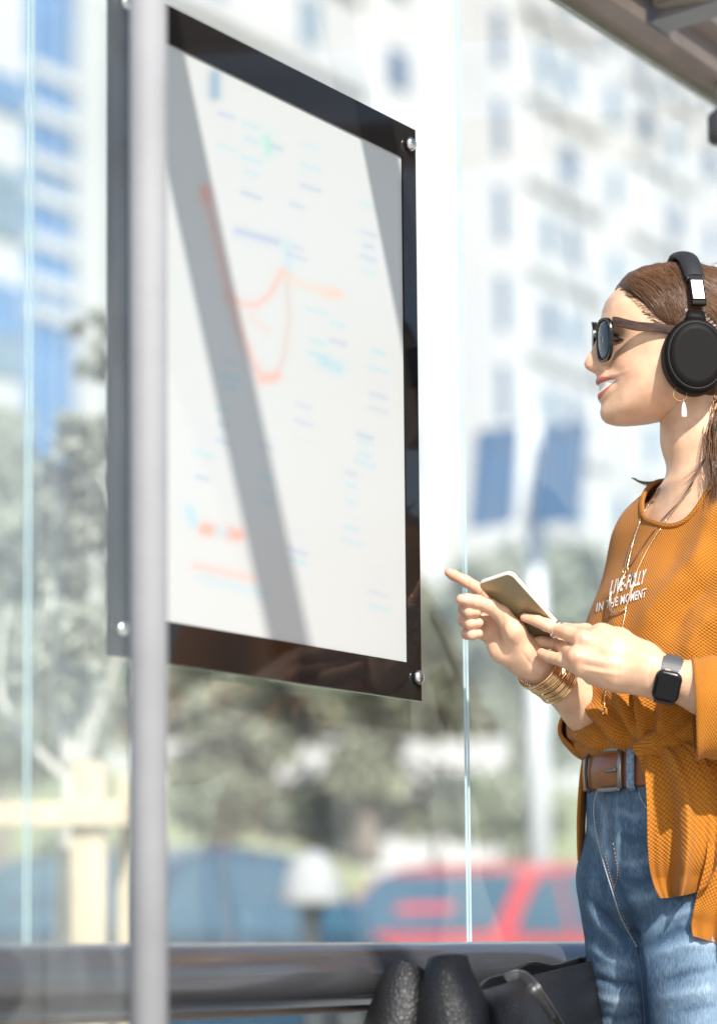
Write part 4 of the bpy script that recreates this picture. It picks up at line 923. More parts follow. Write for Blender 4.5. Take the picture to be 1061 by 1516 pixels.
for i in range(700):                                     # behind the band: back and down
    p0 = (1010 + 60 * hr.random(), 388 + hr.uniform(-2, 60)); e0 = (p0[0] + 55, p0[1] + 50 + hr.gauss(0, 8))
    q = lay(flow(*p0, *e0, -.10 + hr.gauss(0, .03)), .0002, hr.uniform(.0006, .0025))
    if q: strand(q, hr.uniform(.00035, .0006), .0002, min(1, max(0, hr.gauss(.55, .28))))
for i in range(130):                                     # fine short hairs that soften the hairline
    t = hr.random(); k_ = catmull([Vector((*p, 0)) for p in hairline[1:8]], 10); v = k_[int(t * (len(k_) - 1))]
    nrm = hr.uniform(-3.5, 1.5); p0 = (v.x - .55 * -nrm * -1 * 0 + nrm * .45, v.y - nrm * .75); e0 = (p0[0] + hr.uniform(14, 34), p0[1] + hr.uniform(2, 16) - 4 * t)
    q = lay_head(flow(*p0, *e0, -.10, 7))
    if q: strand(q, .00022, .00012, min(1, max(0, hr.gauss(.3, .22))), 3)
for i in range(260):                                     # looser locks riding above the rest
    t = hr.random(); p0 = (922 + 80 * t, 420 - 30 * t ** .5 + hr.uniform(-1, 4)); e0 = (985 + 36 * t + hr.gauss(0, 6), 482 - 50 * t + hr.gauss(0, 8))
    q = lay(flow(*p0, *e0, -.13 + hr.gauss(0, .04)), .0006, hr.uniform(.002, .0050))
    if q: strand(q, .00030, .00012, min(1, max(0, hr.gauss(.65, .25))), 3)
# loose ponytail behind the neck and the strands coming over the shoulder
for i in range(340):
    a = hr.random(); w = hr.gauss(0, 1)
    p0 = Q(1066 + 16 * a + 5 * w, 560 + 40 * a, -.01 + .03 * hr.gauss(0, 1)); p1 = Q(1060 + 6 * w, 620, -.035 + .012 * hr.gauss(0, 1)); p2 = Q(1062 - 10 * a + 5 * w, 668, -.062 + .008 * hr.gauss(0, 1)); p3 = Q(1060 + 7 * hr.gauss(0, 1), 715 + 45 * hr.random(), -.100 + .006 * hr.gauss(0, 1))
    strand(catmull([p0, p1, p2, p3], 6), .0006, .00012, min(1, max(0, hr.gauss(.5, .3))))
for i in range(46):                                      # fine strands across the neck
    a = hr.random(); p0 = Q(1066, 628 + 24 * a, -.06); p1 = Q(1054 - 6 * a, 655 + 14 * a, -.066); p2 = Q(1043 - 8 * a, 676 + 18 * a, -.070); p3 = Q(1026 - 14 * a + hr.gauss(0, 6), 696 + 22 * a + hr.gauss(0, 4), -.075)
    strand(catmull([p0, p1, p2, p3], 6), .00030, .0001, min(1, max(0, hr.gauss(.5, .3))))
for i in range(70):                                      # flick of hair on the far side of the neck
    w = hr.gauss(0, 1.0); y = 3 * (hr.random() - .5)
    strand(catmull([Q(1000, 704 + w + y, .03), Q(978, 713.5 + 1.6 * w, .05), Q(962, 716 + 1.3 * w, .055), Q(948, 713.5 + .7 * w, .055), Q(934 + 6 * hr.random(), 708 + .5 * w, .055)], 5), .0007, .0002, min(1, max(0, hr.gauss(.35, .25))))
for i in range(70):                                      # flyaways on the crown
    x = hr.uniform(935, 1061); p = cast(bvh_hair, x, 404, .0); 
    y0 = 391 + (0 if x > 960 else (960 - x) * .5)
    if p: strand([p, Q(x + 5, y0, (p - CAMP).dot(Vector((0, 1, 0))) - WY + .02), Q(x + 13 + hr.gauss(0, 3), y0 - hr.uniform(0, 5), .0)], .0002, .0001, .8, 3)
base_sh = np.clip(.30 + .25 * np.sin(x2 * .8 + y2 * 1.1) * np.cos(y2 * .37 - x2 * .21), 0, 1)
nv = len(Vr); me = mesh_np('hair', np.concatenate([Vr] + hv), [Fr] + [np.concatenate(hf) + nv]); attr_f(me, 'strand', np.concatenate([base_sh] + hs))
link('hair', me, M_hair, person, smooth=True)
# ================================================================ clothes
def knit_mat():
    m = mat('orange_knit', (0.56, 0.215, 0.018), 0.85, sheen=0.08, spec=0.2); nt = m.node_tree; b = nt.nodes['Principled BSDF']
    at = node(nt, 'ShaderNodeAttribute', attribute_name='kuv'); sp = node(nt, 'ShaderNodeSeparateXYZ'); nt.links.new(at.outputs['Vector'], sp.inputs[0])
    def mth(op, a, b_=None, **kw):
        n = node(nt, 'ShaderNodeMath', operation=op)
        for i, v in enumerate((a, b_)):
            if v is None: continue
            if isinstance(v, (int, float)): n.inputs[i].default_value = v
            else: nt.links.new(v, n.inputs[i])
        return n.outputs[0]
    nz = node(nt, 'ShaderNodeTexNoise', ins={'Scale': 70.0, 'Detail': 2.0}); nt.links.new(at.outputs['Vector'], nz.inputs['Vector'])
    jit = mth('MULTIPLY', mth('SUBTRACT', nz.outputs[0], 0.5), 1.6)
    u = mth('ADD', mth('MULTIPLY', sp.outputs[0], 2 * PI / 0.0058), jit); v = mth('ADD', mth('MULTIPLY', sp.outputs[1], 2 * PI / 0.0043), jit)
    w = mth('MULTIPLY', mth('SINE', u), mth('SINE', v)); h = mth('ADD', mth('MULTIPLY', w, 0.5), 0.5)
    n2 = node(nt, 'ShaderNodeTexNoise', ins={'Scale': 1500.0, 'Detail': 2.0}); nt.links.new(at.outputs['Vector'], n2.inputs['Vector'])
    hh = mth('ADD', h, mth('MULTIPLY', n2.outputs[0], 0.35))
    bp_ = node(nt, 'ShaderNodeBump', ins={'Strength': 1.0, 'Distance': 0.0011}); nt.links.new(hh, bp_.inputs['Height']); nt.links.new(bp_.outputs[0], b.inputs['Normal'])
    mx = node(nt, 'ShaderNodeMix', data_type='RGBA'); mx.inputs[6].default_value = (0.26, 0.082, 0.005, 1); mx.inputs[7].default_value = (0.45, 0.168, 0.016, 1); nt.links.new(h, mx.inputs['Factor']); nt.links.new(mx.outputs[2], b.inputs['Base Color'])  # hollows between stitches shaded in the colour as well as the bump
    return m
M_knit = knit_mat()
# --- trunk of the sweater
fs = Field((0, 0, 0), (1, 1, 1), .1); lo = np.array(Q(1020, 1136)) - (.26, .27, 0); hi = np.array(Q(1020, 690)) + (.34, .27, 0); lo[2] = Q(1000, 1136).z; hi[2] = Q(1000, 684).z
fs = Field(lo, hi, 0.0028)
rows = [(726, 1052, .060, .050), (750, 1050, .098, .066), (778, 1052, .130, .086), (820, 1054, .146, .101), (880, 1036, .155, .117), (931, 1025, .166, .122), (1003, 1015, .170, .129), (1050, 1006, .173, .130), (1085, 1004, .172, .127), (1104, 1004, .165, .120), (1116, 1002, .152, .107), (1121, 1001, .138, .094), (1130, 1001, .130, .088)]
fs.stack([(pr(c, y), w, d) for y, c, w, d in rows], LEFT, FWD, 0.03)
fs.cones([(pr(1047, 732), .050), (SL + (0, 0, .012), .056)], 0.06); fs.cones([(pr(1047, 732), .050), (SR + (0, 0, .004), .050)], 0.05)
fs.cones([(SL, .062), (SL * .5 + EL * .5, .066), (EL + (0, 0, .0), .070)], .05)
fs.cones([(SR, .054), (SR * .5 + ERs * .5 + np.array((.0, 0, 0)), .056), (ERs, .056)], .045)
Vt, Ft = fs.mesh(3)
def trunk_uv(V):
    c = np.array(pr(1030, 900)); d = V - c; th = np.arctan2(d[:, 0] * LEFT.x + d[:, 1] * LEFT.y, d[:, 0] * FWD.x + d[:, 1] * FWD.y)
    return np.stack([th * .150, V[:, 2], np.zeros(len(V))], 1)
UVt = trunk_uv(Vt)
ridge, val = 1, -1
FOLDS = [
    ([(950, 1104), (928, 1060), (912, 1005)], .0060, 7), ([(936, 1106), (912, 1065), (885, 1030)], -.0060, 6), ([(920, 1106), (893, 1068), (862, 1040)], .0055, 7),
    ([(905, 1108), (880, 1075), (850, 1060)], -.0050, 6), ([(962, 1100), (962, 1050), (972, 1000)], -.0055, 7), ([(975, 1092), (985, 1050), (1010, 1010)], .0060, 8),
    ([(990, 1088), (1015, 1062), (1040, 1050)], -.0050, 7), ([(955, 1104), (944, 1050), (945, 990)], .0050, 6), ([(945, 1104), (934, 1056), (926, 1000)], -.0050, 5),
    ([(890, 1110), (865, 1092), (845, 1085)], .0050, 6), ([(866, 1112), (850, 1100), (838, 1098)], -.0040, 5),
    ([(1061, 800), (1010, 850), (965, 905), (940, 960)], .0045, 16), ([(1061, 850), (1015, 895), (985, 950)], -.0050, 13), ([(1061, 900), (1030, 940), (1010, 985)], .0045, 12),
    ([(985, 745), (960, 790), (930, 850)], .0030, 16), ([(1040, 730), (1005, 790), (985, 860)], -.0030, 16), ([(920, 900), (905, 950), (900, 1000)], .0032, 10), ([(897, 880), (885, 930), (878, 980)], -.0028, 9),
    ([(1061, 740), (1040, 800), (1030, 860)], .0035, 14)]
Vt = strokes(Vt, Ft, [(p_, a_ * 1.7, w_) for p_, a_, w_ in FOLDS])
# open the neckline: a slanting ring through the collar points
nk0, nk1 = Q(958, 745, -.03), Q(1061, 703, -.075)
c0 = pr(1044, 722); 
ax_ = np.array((0.30 * FWD.x, 0.30 * FWD.y, 1.0)); ax_ /= np.linalg.norm(ax_)
d = Vt - c0; hgt = d @ ax_; rad = np.linalg.norm(d - hgt[:, None] * ax_, axis=1)
ang = np.arctan2(d @ np.array(LEFT), d @ np.array(FWD))
neck_r = .088 + .012 * np.cos(2 * ang)
inside = (hgt > -0.07) & (rad < neck_r)
kf = ~(inside[Ft].any(1)); Ft2 = Ft[kf]
bvh_sw = BVHTree.FromPolygons([Vector(v) for v in Vt], [tuple(int(i) for i in f) for f in Ft2])
SV, SF, SU = [Vt], [Ft2], [UVt]; so_ = len(Vt)
def add_cloth(V, F, uv):
    global so_
    SV.append(np.asarray(V, float)); SF.append(np.asarray(F) + so_); SU.append(np.asarray(uv, float)); so_ += len(V)
def gridF(n, m, closed=False):
    ii = np.arange(n * m).reshape(n, m)
    if closed:
        j = np.roll(ii, -1, 1); return np.stack([ii[:-1].ravel(), j[:-1].ravel(), j[1:].ravel(), ii[1:].ravel()], 1)
    return np.stack([ii[:-1, :-1].ravel(), ii[:-1, 1:].ravel(), ii[1:, 1:].ravel(), ii[1:, :-1].ravel()], 1)
# neckline rib: a soft rolled edge following the opening
def boundary_loop(F):
    e = np.concatenate([np.stack([F[:, i], F[:, (i + 1) % 4]], 1) for i in range(4)]); k_ = np.sort(e, 1); _, inv, cnt = np.unique(k_, axis=0, return_inverse=True, return_counts=True)
    b = e[cnt[inv.ravel()] == 1]; nxt = {}
    for a_, c_ in b: nxt.setdefault(int(a_), int(c_))
    loops, seen = [], set()
    for s_ in nxt:
        if s_ in seen: continue
        l_ = [s_]; seen.add(s_); q = nxt[s_]
        while q in nxt and q not in seen: l_.append(q); seen.add(q); q = nxt[q]
        loops.append(l_)
    return max(loops, key=len)
lp = boundary_loop(Ft2); Lp = Vt[lp]; n_l = len(Lp)
for _ in range(60): Lp = Lp * .5 + (np.roll(Lp, 1, 0) + np.roll(Lp, -1, 0)) * .25
Vt[lp] = Lp                                                    # even out the cut edge
nb2 = [Vector(v) for v in Lp[::3]]; nb2.append(nb2[0]); m_ = MB(); m_.tube(nb2, .0036, 8, caps=False)
V_ = np.array([tuple(v) for v in m_.v]); F_ = np.array(m_.f); add_cloth(V_, F_, np.stack([np.repeat(np.arange(len(nb2)) * .006, 8), np.tile(np.arange(8) * .003, len(nb2)), np.zeros(len(V_))], 1))
# --- sleeves: open tubes with an inside
def sleeve(cs, n=72, thick=.0035, waves=(), seed=0):
    """cs: (centre, radius along the image's vertical, radius across) rings from the elbow to the cuff"""
    rr_ = random.Random(seed); C_ = [Vector(c[0]) for c in cs]; C_ = catmull(C_, 10); k = len(C_)
    tt = np.linspace(0, len(cs) - 1, k); rv = np.interp(tt, range(len(cs)), [c[1] for c in cs]); rh = np.interp(tt, range(len(cs)), [c[2] for c in cs])
    V, U_ = [], []
    for sgn in (0, 1):
        for i in (range(k) if sgn == 0 else range(k - 1, -1, -1)):
            t = (C_[min(i + 1, k - 1)] - C_[max(i - 1, 0)]).normalized(); up = (UPV - t * UPV.dot(t)).normalized(); w = t.cross(up)
            s_ = i / (k - 1)
            for j in range(n):
                a = 2 * PI * j / n; f = 1 + s_ * (.05 * math.sin(3 * a + 1.0 + 2 * s_) + .035 * math.sin(5 * a + seed)) + .03 * math.sin(8 * s_ * PI + 2 * a)
                off_ = (0 if sgn == 0 else -thick) + (.0015 if (i >= k - 2 and sgn == 0) else 0)
                p = C_[i] + up * (math.cos(a) * (rv[i] * f + off_)) + w * (math.sin(a) * (rh[i] * f + off_)); V.append(tuple(p)); U_.append((a * .06, s_ * .2, 0))
    add_cloth(np.array(V), gridF(2 * k, n, True), U_)
e0 = EL
sleeve([(EL + np.array((.06, .02, .02)), .060, .060), (EL, .064, .062), (pr(1090, 1050, -.208), .064, .058), (pr(1026, 1052, -.204), .0635, .050)], seed=2)
sleeve([(ERs + np.array((.03, .03, 0)), .056, .052), (ERs, .055, .050), (pr(876, 1085, .085), .042, .038), (pr(856, 1074, .028), .036, .026)], seed=5)
# --- jeans first need to exist for the tails: implicit legs and hips
fj = Field((0, 0, 0), (1, 1, 1), .2); lo = np.array(Q(1000, 1404)) - (.24, .24, 0); hi = np.array(Q(1000, 1404)) + (.28, .24, 0); lo[2] = .06; hi[2] = Q(1000, 1105).z
fj = Field(lo, hi, 0.0034)
fj.stack([(pr(c, y), w, d) for y, c, w, d in ((1110, 999, .135, .092), (1172, 1003, .141, .099), (1235, 1013, .151, .107), (1300, 1021, .157, .110), (1345, 1021, .152, .104), (1375, 1012, .120, .075))], LEFT, FWD, 0.03)
hr0 = pr(1017, 1300) - np.array(LEFT) * .083 + np.array((-.006, 0, 0)); hl0 = pr(1017, 1300) + np.array(LEFT) * .083
kr = np.array((0, 0, 0.)); 
def atz(px, py, dy, z=None): p = pr(px, py, dy); return p if z is None else np.array((p[0], p[1], z))
fj.cones([(hr0, .084), (pr(962, 1440, .06), .080), (pr(968, 1516, .06), .077), (atz(985, 1516, .05, .47), .062), (atz(1000, 1516, .07, .30), .056), (atz(1000, 1516, .08, .10), .048)], .018, .02)
fj.cones([(hl0, .094), (pr(1049, 1440, -.065), .090), (pr(1056, 1516, -.068), .086), (atz(1062, 1516, -.075, .47), .064), (atz(1072, 1516, -.06, .30), .058), (atz(1072, 1516, -.055, .10), .048)], .018, .02)
Vj, Fj = fj.mesh(3)
JF = [([(905, 1290), (925, 1345), (945, 1400)], -.0035, 6, (.3, .05)), ([(942, 1398), (948, 1440), (954, 1530)], -.006, 5, (.1, .05)),
      ([(930, 1408), (905, 1370), (875, 1335)], -.0040, 6), ([(948, 1395), (985, 1362), (1020, 1350), (1050, 1352)], .0040, 7), ([(950, 1405), (1000, 1378), (1050, 1372)], -.0032, 6), ([(960, 1418), (1010, 1400), (1061, 1396)], .0036, 7),
      ([(975, 1455), (1020, 1440), (1061, 1432)], -.0026, 6), ([(970, 1480), (1020, 1470), (1061, 1462)], .0026, 8), ([(1000, 1500), (1061, 1486)], -.0024, 6),
      ([(866, 1335), (890, 1372), (925, 1405)], .0034, 6), ([(866, 1400), (900, 1420), (935, 1430)], .0026, 7), ([(875, 1445), (905, 1456), (945, 1458)], -.0030, 6), ([(875, 1475), (910, 1483), (948, 1478)], .0026, 7), ([(880, 1505), (915, 1508), (945, 1500)], -.0024, 6),
      ([(870, 1220), (885, 1240), (895, 1270)], .0016, 6), ([(915, 1200), (940, 1210), (955, 1205)], .0022, 6), ([(912, 1235), (935, 1245), (958, 1240)], -.0020, 6), ([(915, 1275), (940, 1280), (965, 1272)], .0024, 6), ([(918, 1300), (945, 1308), (972, 1300)], -.0022, 6), ([(925, 1330), (955, 1330), (985, 1318)], .0024, 7),
      ([(880, 1172), (893, 1200), (897, 1290)], .0012, 5), ([(912, 1172), (914, 1250), (914, 1300)], .0014, 4)]
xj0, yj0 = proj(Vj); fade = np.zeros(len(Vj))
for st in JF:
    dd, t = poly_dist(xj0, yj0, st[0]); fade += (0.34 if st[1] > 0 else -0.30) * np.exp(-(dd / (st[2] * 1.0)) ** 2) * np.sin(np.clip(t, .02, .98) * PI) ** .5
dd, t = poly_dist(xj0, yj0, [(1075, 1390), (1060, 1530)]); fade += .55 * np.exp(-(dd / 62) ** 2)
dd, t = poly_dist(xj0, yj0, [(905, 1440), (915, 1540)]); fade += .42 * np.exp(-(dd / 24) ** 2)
Vj = strokes(Vj, Fj, JF)
M_denim = mat('blue_denim', (0.08, 0.16, 0.28), 0.8, spec=0.25); nt = M_denim.node_tree; b = nt.nodes['Principled BSDF']
tc = node(nt, 'ShaderNodeTexCoord'); mp_ = node(nt, 'ShaderNodeMapping'); mp_.inputs['Scale'].default_value = (1, 1, .22); nt.links.new(tc.outputs['Object'], mp_.inputs[0])
n1_ = node(nt, 'ShaderNodeTexNoise', ins={'Scale': 520.0, 'Detail': 3.0}); nt.links.new(mp_.outputs[0], n1_.inputs['Vector'])
n3_ = node(nt, 'ShaderNodeTexNoise', ins={'Scale': 26.0, 'Detail': 6.0, 'Roughness': .65}); nt.links.new(mp_.outputs[0], n3_.inputs['Vector'])
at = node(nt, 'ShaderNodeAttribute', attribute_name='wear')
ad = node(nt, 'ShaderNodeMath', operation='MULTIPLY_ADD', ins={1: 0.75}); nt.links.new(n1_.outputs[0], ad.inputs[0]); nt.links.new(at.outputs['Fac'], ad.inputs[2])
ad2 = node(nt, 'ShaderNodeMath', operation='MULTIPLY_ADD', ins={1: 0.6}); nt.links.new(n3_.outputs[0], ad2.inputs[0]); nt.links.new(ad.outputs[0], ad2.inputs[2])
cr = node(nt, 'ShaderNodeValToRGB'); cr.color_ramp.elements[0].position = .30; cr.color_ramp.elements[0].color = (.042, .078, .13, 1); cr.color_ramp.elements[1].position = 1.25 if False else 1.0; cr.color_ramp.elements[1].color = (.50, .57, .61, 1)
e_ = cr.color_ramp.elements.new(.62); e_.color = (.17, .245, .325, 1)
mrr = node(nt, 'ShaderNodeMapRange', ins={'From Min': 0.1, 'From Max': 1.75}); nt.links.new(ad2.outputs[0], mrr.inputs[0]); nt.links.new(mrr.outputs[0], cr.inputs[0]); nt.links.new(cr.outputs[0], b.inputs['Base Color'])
bp_ = node(nt, 'ShaderNodeBump', ins={'Strength': .6, 'Distance': .0006}); nt.links.new(n1_.outputs[0], bp_.inputs['Height']); nt.links.new(bp_.outputs[0], b.inputs['Normal'])
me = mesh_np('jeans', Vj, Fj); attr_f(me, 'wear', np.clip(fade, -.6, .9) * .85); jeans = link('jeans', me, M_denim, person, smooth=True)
bvh_j = BVHTree.FromPolygons([Vector(v) for v in Vj], [tuple(int(i) for i in f) for f in Fj])
# seams on the jeans
M_seam = mat('seam_thread', (0.24, 0.27, 0.30), 0.8, var=.3, vscale=300); M_seam2 = mat('seam_dark', (0.045, 0.08, 0.14), 0.8, var=.3, vscale=200); M_stitch = mat('rust_stitch', (0.33, 0.17, 0.08), .8)
def seam(name, px, m, r_, dash=0, lift=.0006):
    px = catmull([Vector((a, b, 0)) for a, b in px], 14); pts = [cast(bvh_j, v.x, v.y, lift) for v in px]; pts = [p for p in pts if p]; mb = MB()
    if dash:
        for i in range(0, len(pts) - 1, 2): mb.tube([pts[i], pts[i].lerp(pts[i + 1], .9)], r_, 6)
    else: mb.tube(pts, r_, 8)
    return mb.build(name, m, jeans, smooth=True)
seam('fly_seam', [(884, 1172), (879, 1195), (882, 1230), (890, 1265), (900, 1300), (908, 1325), (920, 1360), (942, 1402)], M_seam, .0010)
seam('fly_stitching', [(889, 1172), (885, 1198), (888, 1232), (896, 1268), (904, 1300), (912, 1325), (924, 1360), (944, 1402)], M_stitch, .0005, 1)
seam('fly_stitching', [(896, 1172), (900, 1210), (910, 1262), (914, 1295), (905, 1322)], M_stitch, .0006, 1)
seam('pocket_seam', [(946, 1172), (950, 1185), (960, 1200), (975, 1212)], M_seam, .0011)
seam('inseam', [(942, 1402), (950, 1450), (955, 1520)], M_seam2, .0016)
# --- tails of the knotted hem
def tail(left, right, n, m, folds, lift, amp, bottom_curve=0, seed=0):
    """a hanging cloth between two pixel edges, pleated; depth from the jeans underneath"""
    Lc = [(v.x, v.y) for v in catmull([Vector((*p, 0)) for p in left], 16)]; Rc = [(v.x, v.y) for v in catmull([Vector((*p, 0)) for p in right], 16)]
    def at_(c, t): f = t * (len(c) - 1); i = min(int(f), len(c) - 2); q = f - i; return (c[i][0] * (1 - q) + c[i + 1][0] * q, c[i][1] * (1 - q) + c[i + 1][1] * q)
    V, uv = [], []; Dm = np.zeros((n, m)); XY = np.zeros((n, m, 2))
    for i in range(n):
        t = i / (n - 1); a, b = at_(Lc, t), at_(Rc, t)
        for j in range(m):
            s = j / (m - 1); x = a[0] * (1 - s) + b[0] * s; y = a[1] * (1 - s) + b[1] * s + bottom_curve * 4 * s * (1 - s) * t ** 2; XY[i, j] = x, y
            h = cast(bvh_j, x, y); Dm[i, j] = (h.y if h else np.nan)
    for i in range(n):
        r_ = Dm[i]; ok = ~np.isnan(r_)
        Dm[i] = np.interp(np.arange(m), np.arange(m)[ok], r_[ok]) if ok.any() else np.nan
    for j in range(m):
        c_ = Dm[:, j]; ok = ~np.isnan(c_); Dm[:, j] = np.interp(np.arange(n), np.arange(n)[ok], c_[ok])
    for _ in range(12): Dm[1:-1, 1:-1] = (Dm[1:-1, 1:-1] * 2 + Dm[:-2, 1:-1] + Dm[2:, 1:-1] + Dm[1:-1, :-2] + Dm[1:-1, 2:]) / 6
    rr_ = random.Random(seed); phs = [rr_.uniform(0, 6) for _ in range(3)]
    for i in range(n):
        t = i / (n - 1)
        for j in range(m):
            s = j / (m - 1); f = sum(A * math.cos(2 * PI * (k_ * s + p_)) for A, k_, p_ in folds) * amp * (0.35 + .65 * t)
            e = lift * (0.5 + .5 * math.sin(PI * min(1, t * 1.2 + .1))) 
            Y = Dm[i, j] - e - f - .002 * math.sin(5 * t + 9 * s)
            if t > .985: Y -= .0015
            V.append(tuple(P(XY[i, j, 0], XY[i, j, 1], Y))); uv.append((s * (.045 + .10 * t), t * .2, 0))
    V = np.array(V); back = V + np.array((0, .0035, 0)); k = n * m
    F = gridF(n, m); ii = np.arange(k).reshape(n, m); edge = np.concatenate([ii[0], ii[1:, -1], ii[-1, :-1][::-1], ii[1:-1, 0][::-1]]); nx = np.roll(edge, -1)
    add_cloth(np.concatenate([V, back]), np.concatenate([F, F[:, ::-1] + k, np.stack([edge, edge + k, nx + k, nx], 1)]), uv + uv)
# far tail seen as a strip left of the jeans
sl_pts = [((862, 1118), (874, 1118)), ((857, 1150), (872, 1150)), ((853.5, 1200), (866, 1195)), ((853, 1240), (864, 1240)), ((854, 1274), (864, 1278))]
V, uv = [], []
for i, (a, b) in enumerate(zip(catmull([Vector((*p[0], 0)) for p in sl_pts], 8), catmull([Vector((*p[1], 0)) for p in sl_pts], 8))):
    for j in range(9):
        s = j / 8; V.append(tuple(Q(a.x + (b.x - a.x) * s, a.y + (b.y - a.y) * s, .050 + .02 * s - .010 * math.sin(PI * s)))); uv.append((s * .02, i * .006, 0))
k = len(V); n_ = k // 9; F = gridF(n_, 9); ii = np.arange(k).reshape(n_, 9); edge = np.concatenate([ii[0], ii[1:, -1], ii[-1, :-1][::-1], ii[1:-1, 0][::-1]]); nx = np.roll(edge, -1)
V = np.array(V); add_cloth(np.concatenate([V, V + np.array((.002, .004, 0))]), np.concatenate([F, F[:, ::-1] + k, np.stack([edge, edge + k, nx + k, nx], 1)]), uv + uv)
# long tail at the right, then the front tail over it
tail([(1030, 1120), (1042, 1180), (1046, 1260), (1030, 1330), (1023, 1366), (1025, 1386)], [(1110, 1100), (1130, 1200), (1140, 1300), (1130, 1360), (1122, 1400), (1120, 1414)], 70, 70, [(1, 1.6, .1), (.5, 3.1, .4)], .020, .011, 0, 3)
tail([(950, 1104), (953, 1130), (957, 1190), (958, 1245), (961, 1285), (968, 1312), (977, 1330)], [(985, 1092), (1030, 1110), (1062, 1165), (1070, 1220), (1062, 1275), (1050, 1305), (1036, 1319)], 90, 90, [(1.0, 1.8, .05), (.38, 3.4, .3), (.10, 7.0, .1)], .038, .0150, 2, 4)
# the knot that gathers the hem
kb = Field(np.array(Q(965, 1100, -.13)) - (.055, .055, .05), np.array(Q(965, 1100, -.13)) + (.075, .055, .05), .0018)
kc = cast(bvh_sw, 958, 1098) or Q(958, 1098, -.12); kd = kc.y - WY
for ch in ([(947, 1106, .004, .008), (965, 1094, -.010, .009), (990, 1088, -.012, .010), (1022, 1084, -.010, .009)], [(948, 1108, .002, .007), (968, 1103, -.012, .009), (1000, 1099, -.014, .010), (1038, 1101, -.012, .010)], [(950, 1109, .002, .007), (975, 1112, -.010, .008), (1010, 1118, -.012, .009)], [(944, 1108, .004, .007), (953, 1120, .0, .007), (957, 1142, -.002, .006)]):
    kb.cones([(pr(x, y, kd + d), r) for x, y, d, r in ch], .006)
Vk, Fk = kb.mesh(2); add_cloth(Vk, Fk, np.stack([Vk[:, 0] + Vk[:, 1], Vk[:, 2], 0 * Vk[:, 2]], 1))
me = mesh_np('sweater', np.concatenate(SV), np.concatenate(SF)); attr_v(me, 'kuv', np.concatenate(SU)); sweater = link('sweater', me, M_knit, person, smooth=True)
# --- printed words on the chest
def words(txt, x0, y0, x1, y1, hpx, slant, name):
    cu = bpy.data.curves.new(name, 'FONT'); cu.body = txt; cu.size = 1.0; cu.offset = 0.018; cu.space_character = 1.10; cu.resolution_u = 3; o = bpy.data.objects.new(name, cu); COL.objects.link(o)
    dg = bpy.context.evaluated_depsgraph_get(); dg.update(); mm = o.evaluated_get(dg).to_mesh(); bm = bmesh.new(); bm.from_mesh(mm); o.evaluated_get(dg).to_mesh_clear(); bpy.data.objects.remove(o); bpy.data.curves.remove(cu)
    bmesh.ops.triangulate(bm, faces=bm.faces); bmesh.ops.subdivide_edges(bm, edges=[e for e in bm.edges if e.calc_length() > .15], cuts=2)
    xs = [v.co.x for v in bm.verts]; ys = [v.co.y for v in bm.verts]; xa, xb = min(xs), max(xs); ya, yb = 0.0, max(ys)
    bad = []
    for v in bm.verts:
        s = (v.co.x - xa) / (xb - xa); t = (v.co.y - ya) / (yb - ya); s2 = s ** 0.92
        px = x0 + (x1 - x0) * s2 + slant * t * hpx; py = y0 + (y1 - y0) * s2 - t * hpx
        p = cast(bvh_sw, px, py, .0014)
        if p is None: bad.append(v)
        else: v.co = p
    bmesh.ops.delete(bm, geom=bad, context='VERTS')
    me = bpy.data.meshes.new(name); bm.to_mesh(me); bm.free(); return link(name, me, M_print, sweater)
M_print = mat('white_print', (0.66, 0.65, 0.62), 0.8)
words('LIVE-FULLY', 902, 881, 953, 864, 21, .22, 'chest_lettering')
words('IN THE MOMENT', 883, 906, 956, 884, 13, .10, 'chest_lettering')

# ---------------------------------------------------------------- belt
M_leather = mat('tan_leather', (0.23, 0.072, 0.022), 0.32, var=.14, vscale=20, spec=.5, bump=.0002, bscale=300)
belt = empty('belt', Q(999, 1140, 0), 'brown leather belt with a square dark metal buckle in the jeans waistband', 'belt')
def waist(a, py, out=0.0):
    c = Q(999, py); p = FWD * ((.0925 + out) * math.cos(a)) + LEFT * ((.1355 + out) * math.sin(a)); return Vector((c.x + p.x, c.y + p.y, c.z))
rows = []
for py, o_ in ((1117, .0045), (1118.5, .0062), (1142, .0070), (1166, .0062), (1168, .0045)): rows.append([waist(2 * PI * i / 120, py, o_) for i in range(120)])
MB().grid(rows, closed=True).build('strap', M_leather, belt, smooth=True, solid=.003)
M_buck = mat('gunmetal', (0.25, 0.24, 0.225), 0.35, 0.9, var=.1, vscale=40)
def px_a(px, py=1142):
    return min(np.linspace(-1.6, 1.6, 1200), key=lambda a: abs(proj([waist(a, py, .009)])[0][0] - px))
aL, aR, aLoop = px_a(870), px_a(919), px_a(933)
# buckle: bars that follow the waist
r = MB(); top = [waist(a, 1112.5, .0105) for a in np.linspace(aL, aR, 12)]; bot = [waist(a, 1171, .0105) for a in np.linspace(aL, aR, 12)]
r.tube([bot[-1], waist(aR, 1142, .0115), top[-1]], .0042, 10, flat=1.0); r.tube(top[5:], .0036, 10); r.tube(bot[5:], .0036, 10)
bk = r.build('buckle', M_buck, belt, smooth=True)
r = MB(); r.tube([waist(aL + .05, 1171, .009), waist(aL, 1165, .0105), waist(aL - .02, 1142, .0115), waist(aL, 1119, .0105), waist(aL + .08, 1112.5, .009)], .0022, 10); r.build('keeper', mat('dark_leather', (.03, .022, .018), .4), belt, smooth=True)
r = MB(); r.tube([waist(px_a(896), 1144, .0095), waist(px_a(908), 1144, .012), waist(px_a(917), 1143, .0165)], [.0016, .002, .0024], 8); r.build('prong', M_buck, bk, smooth=True)
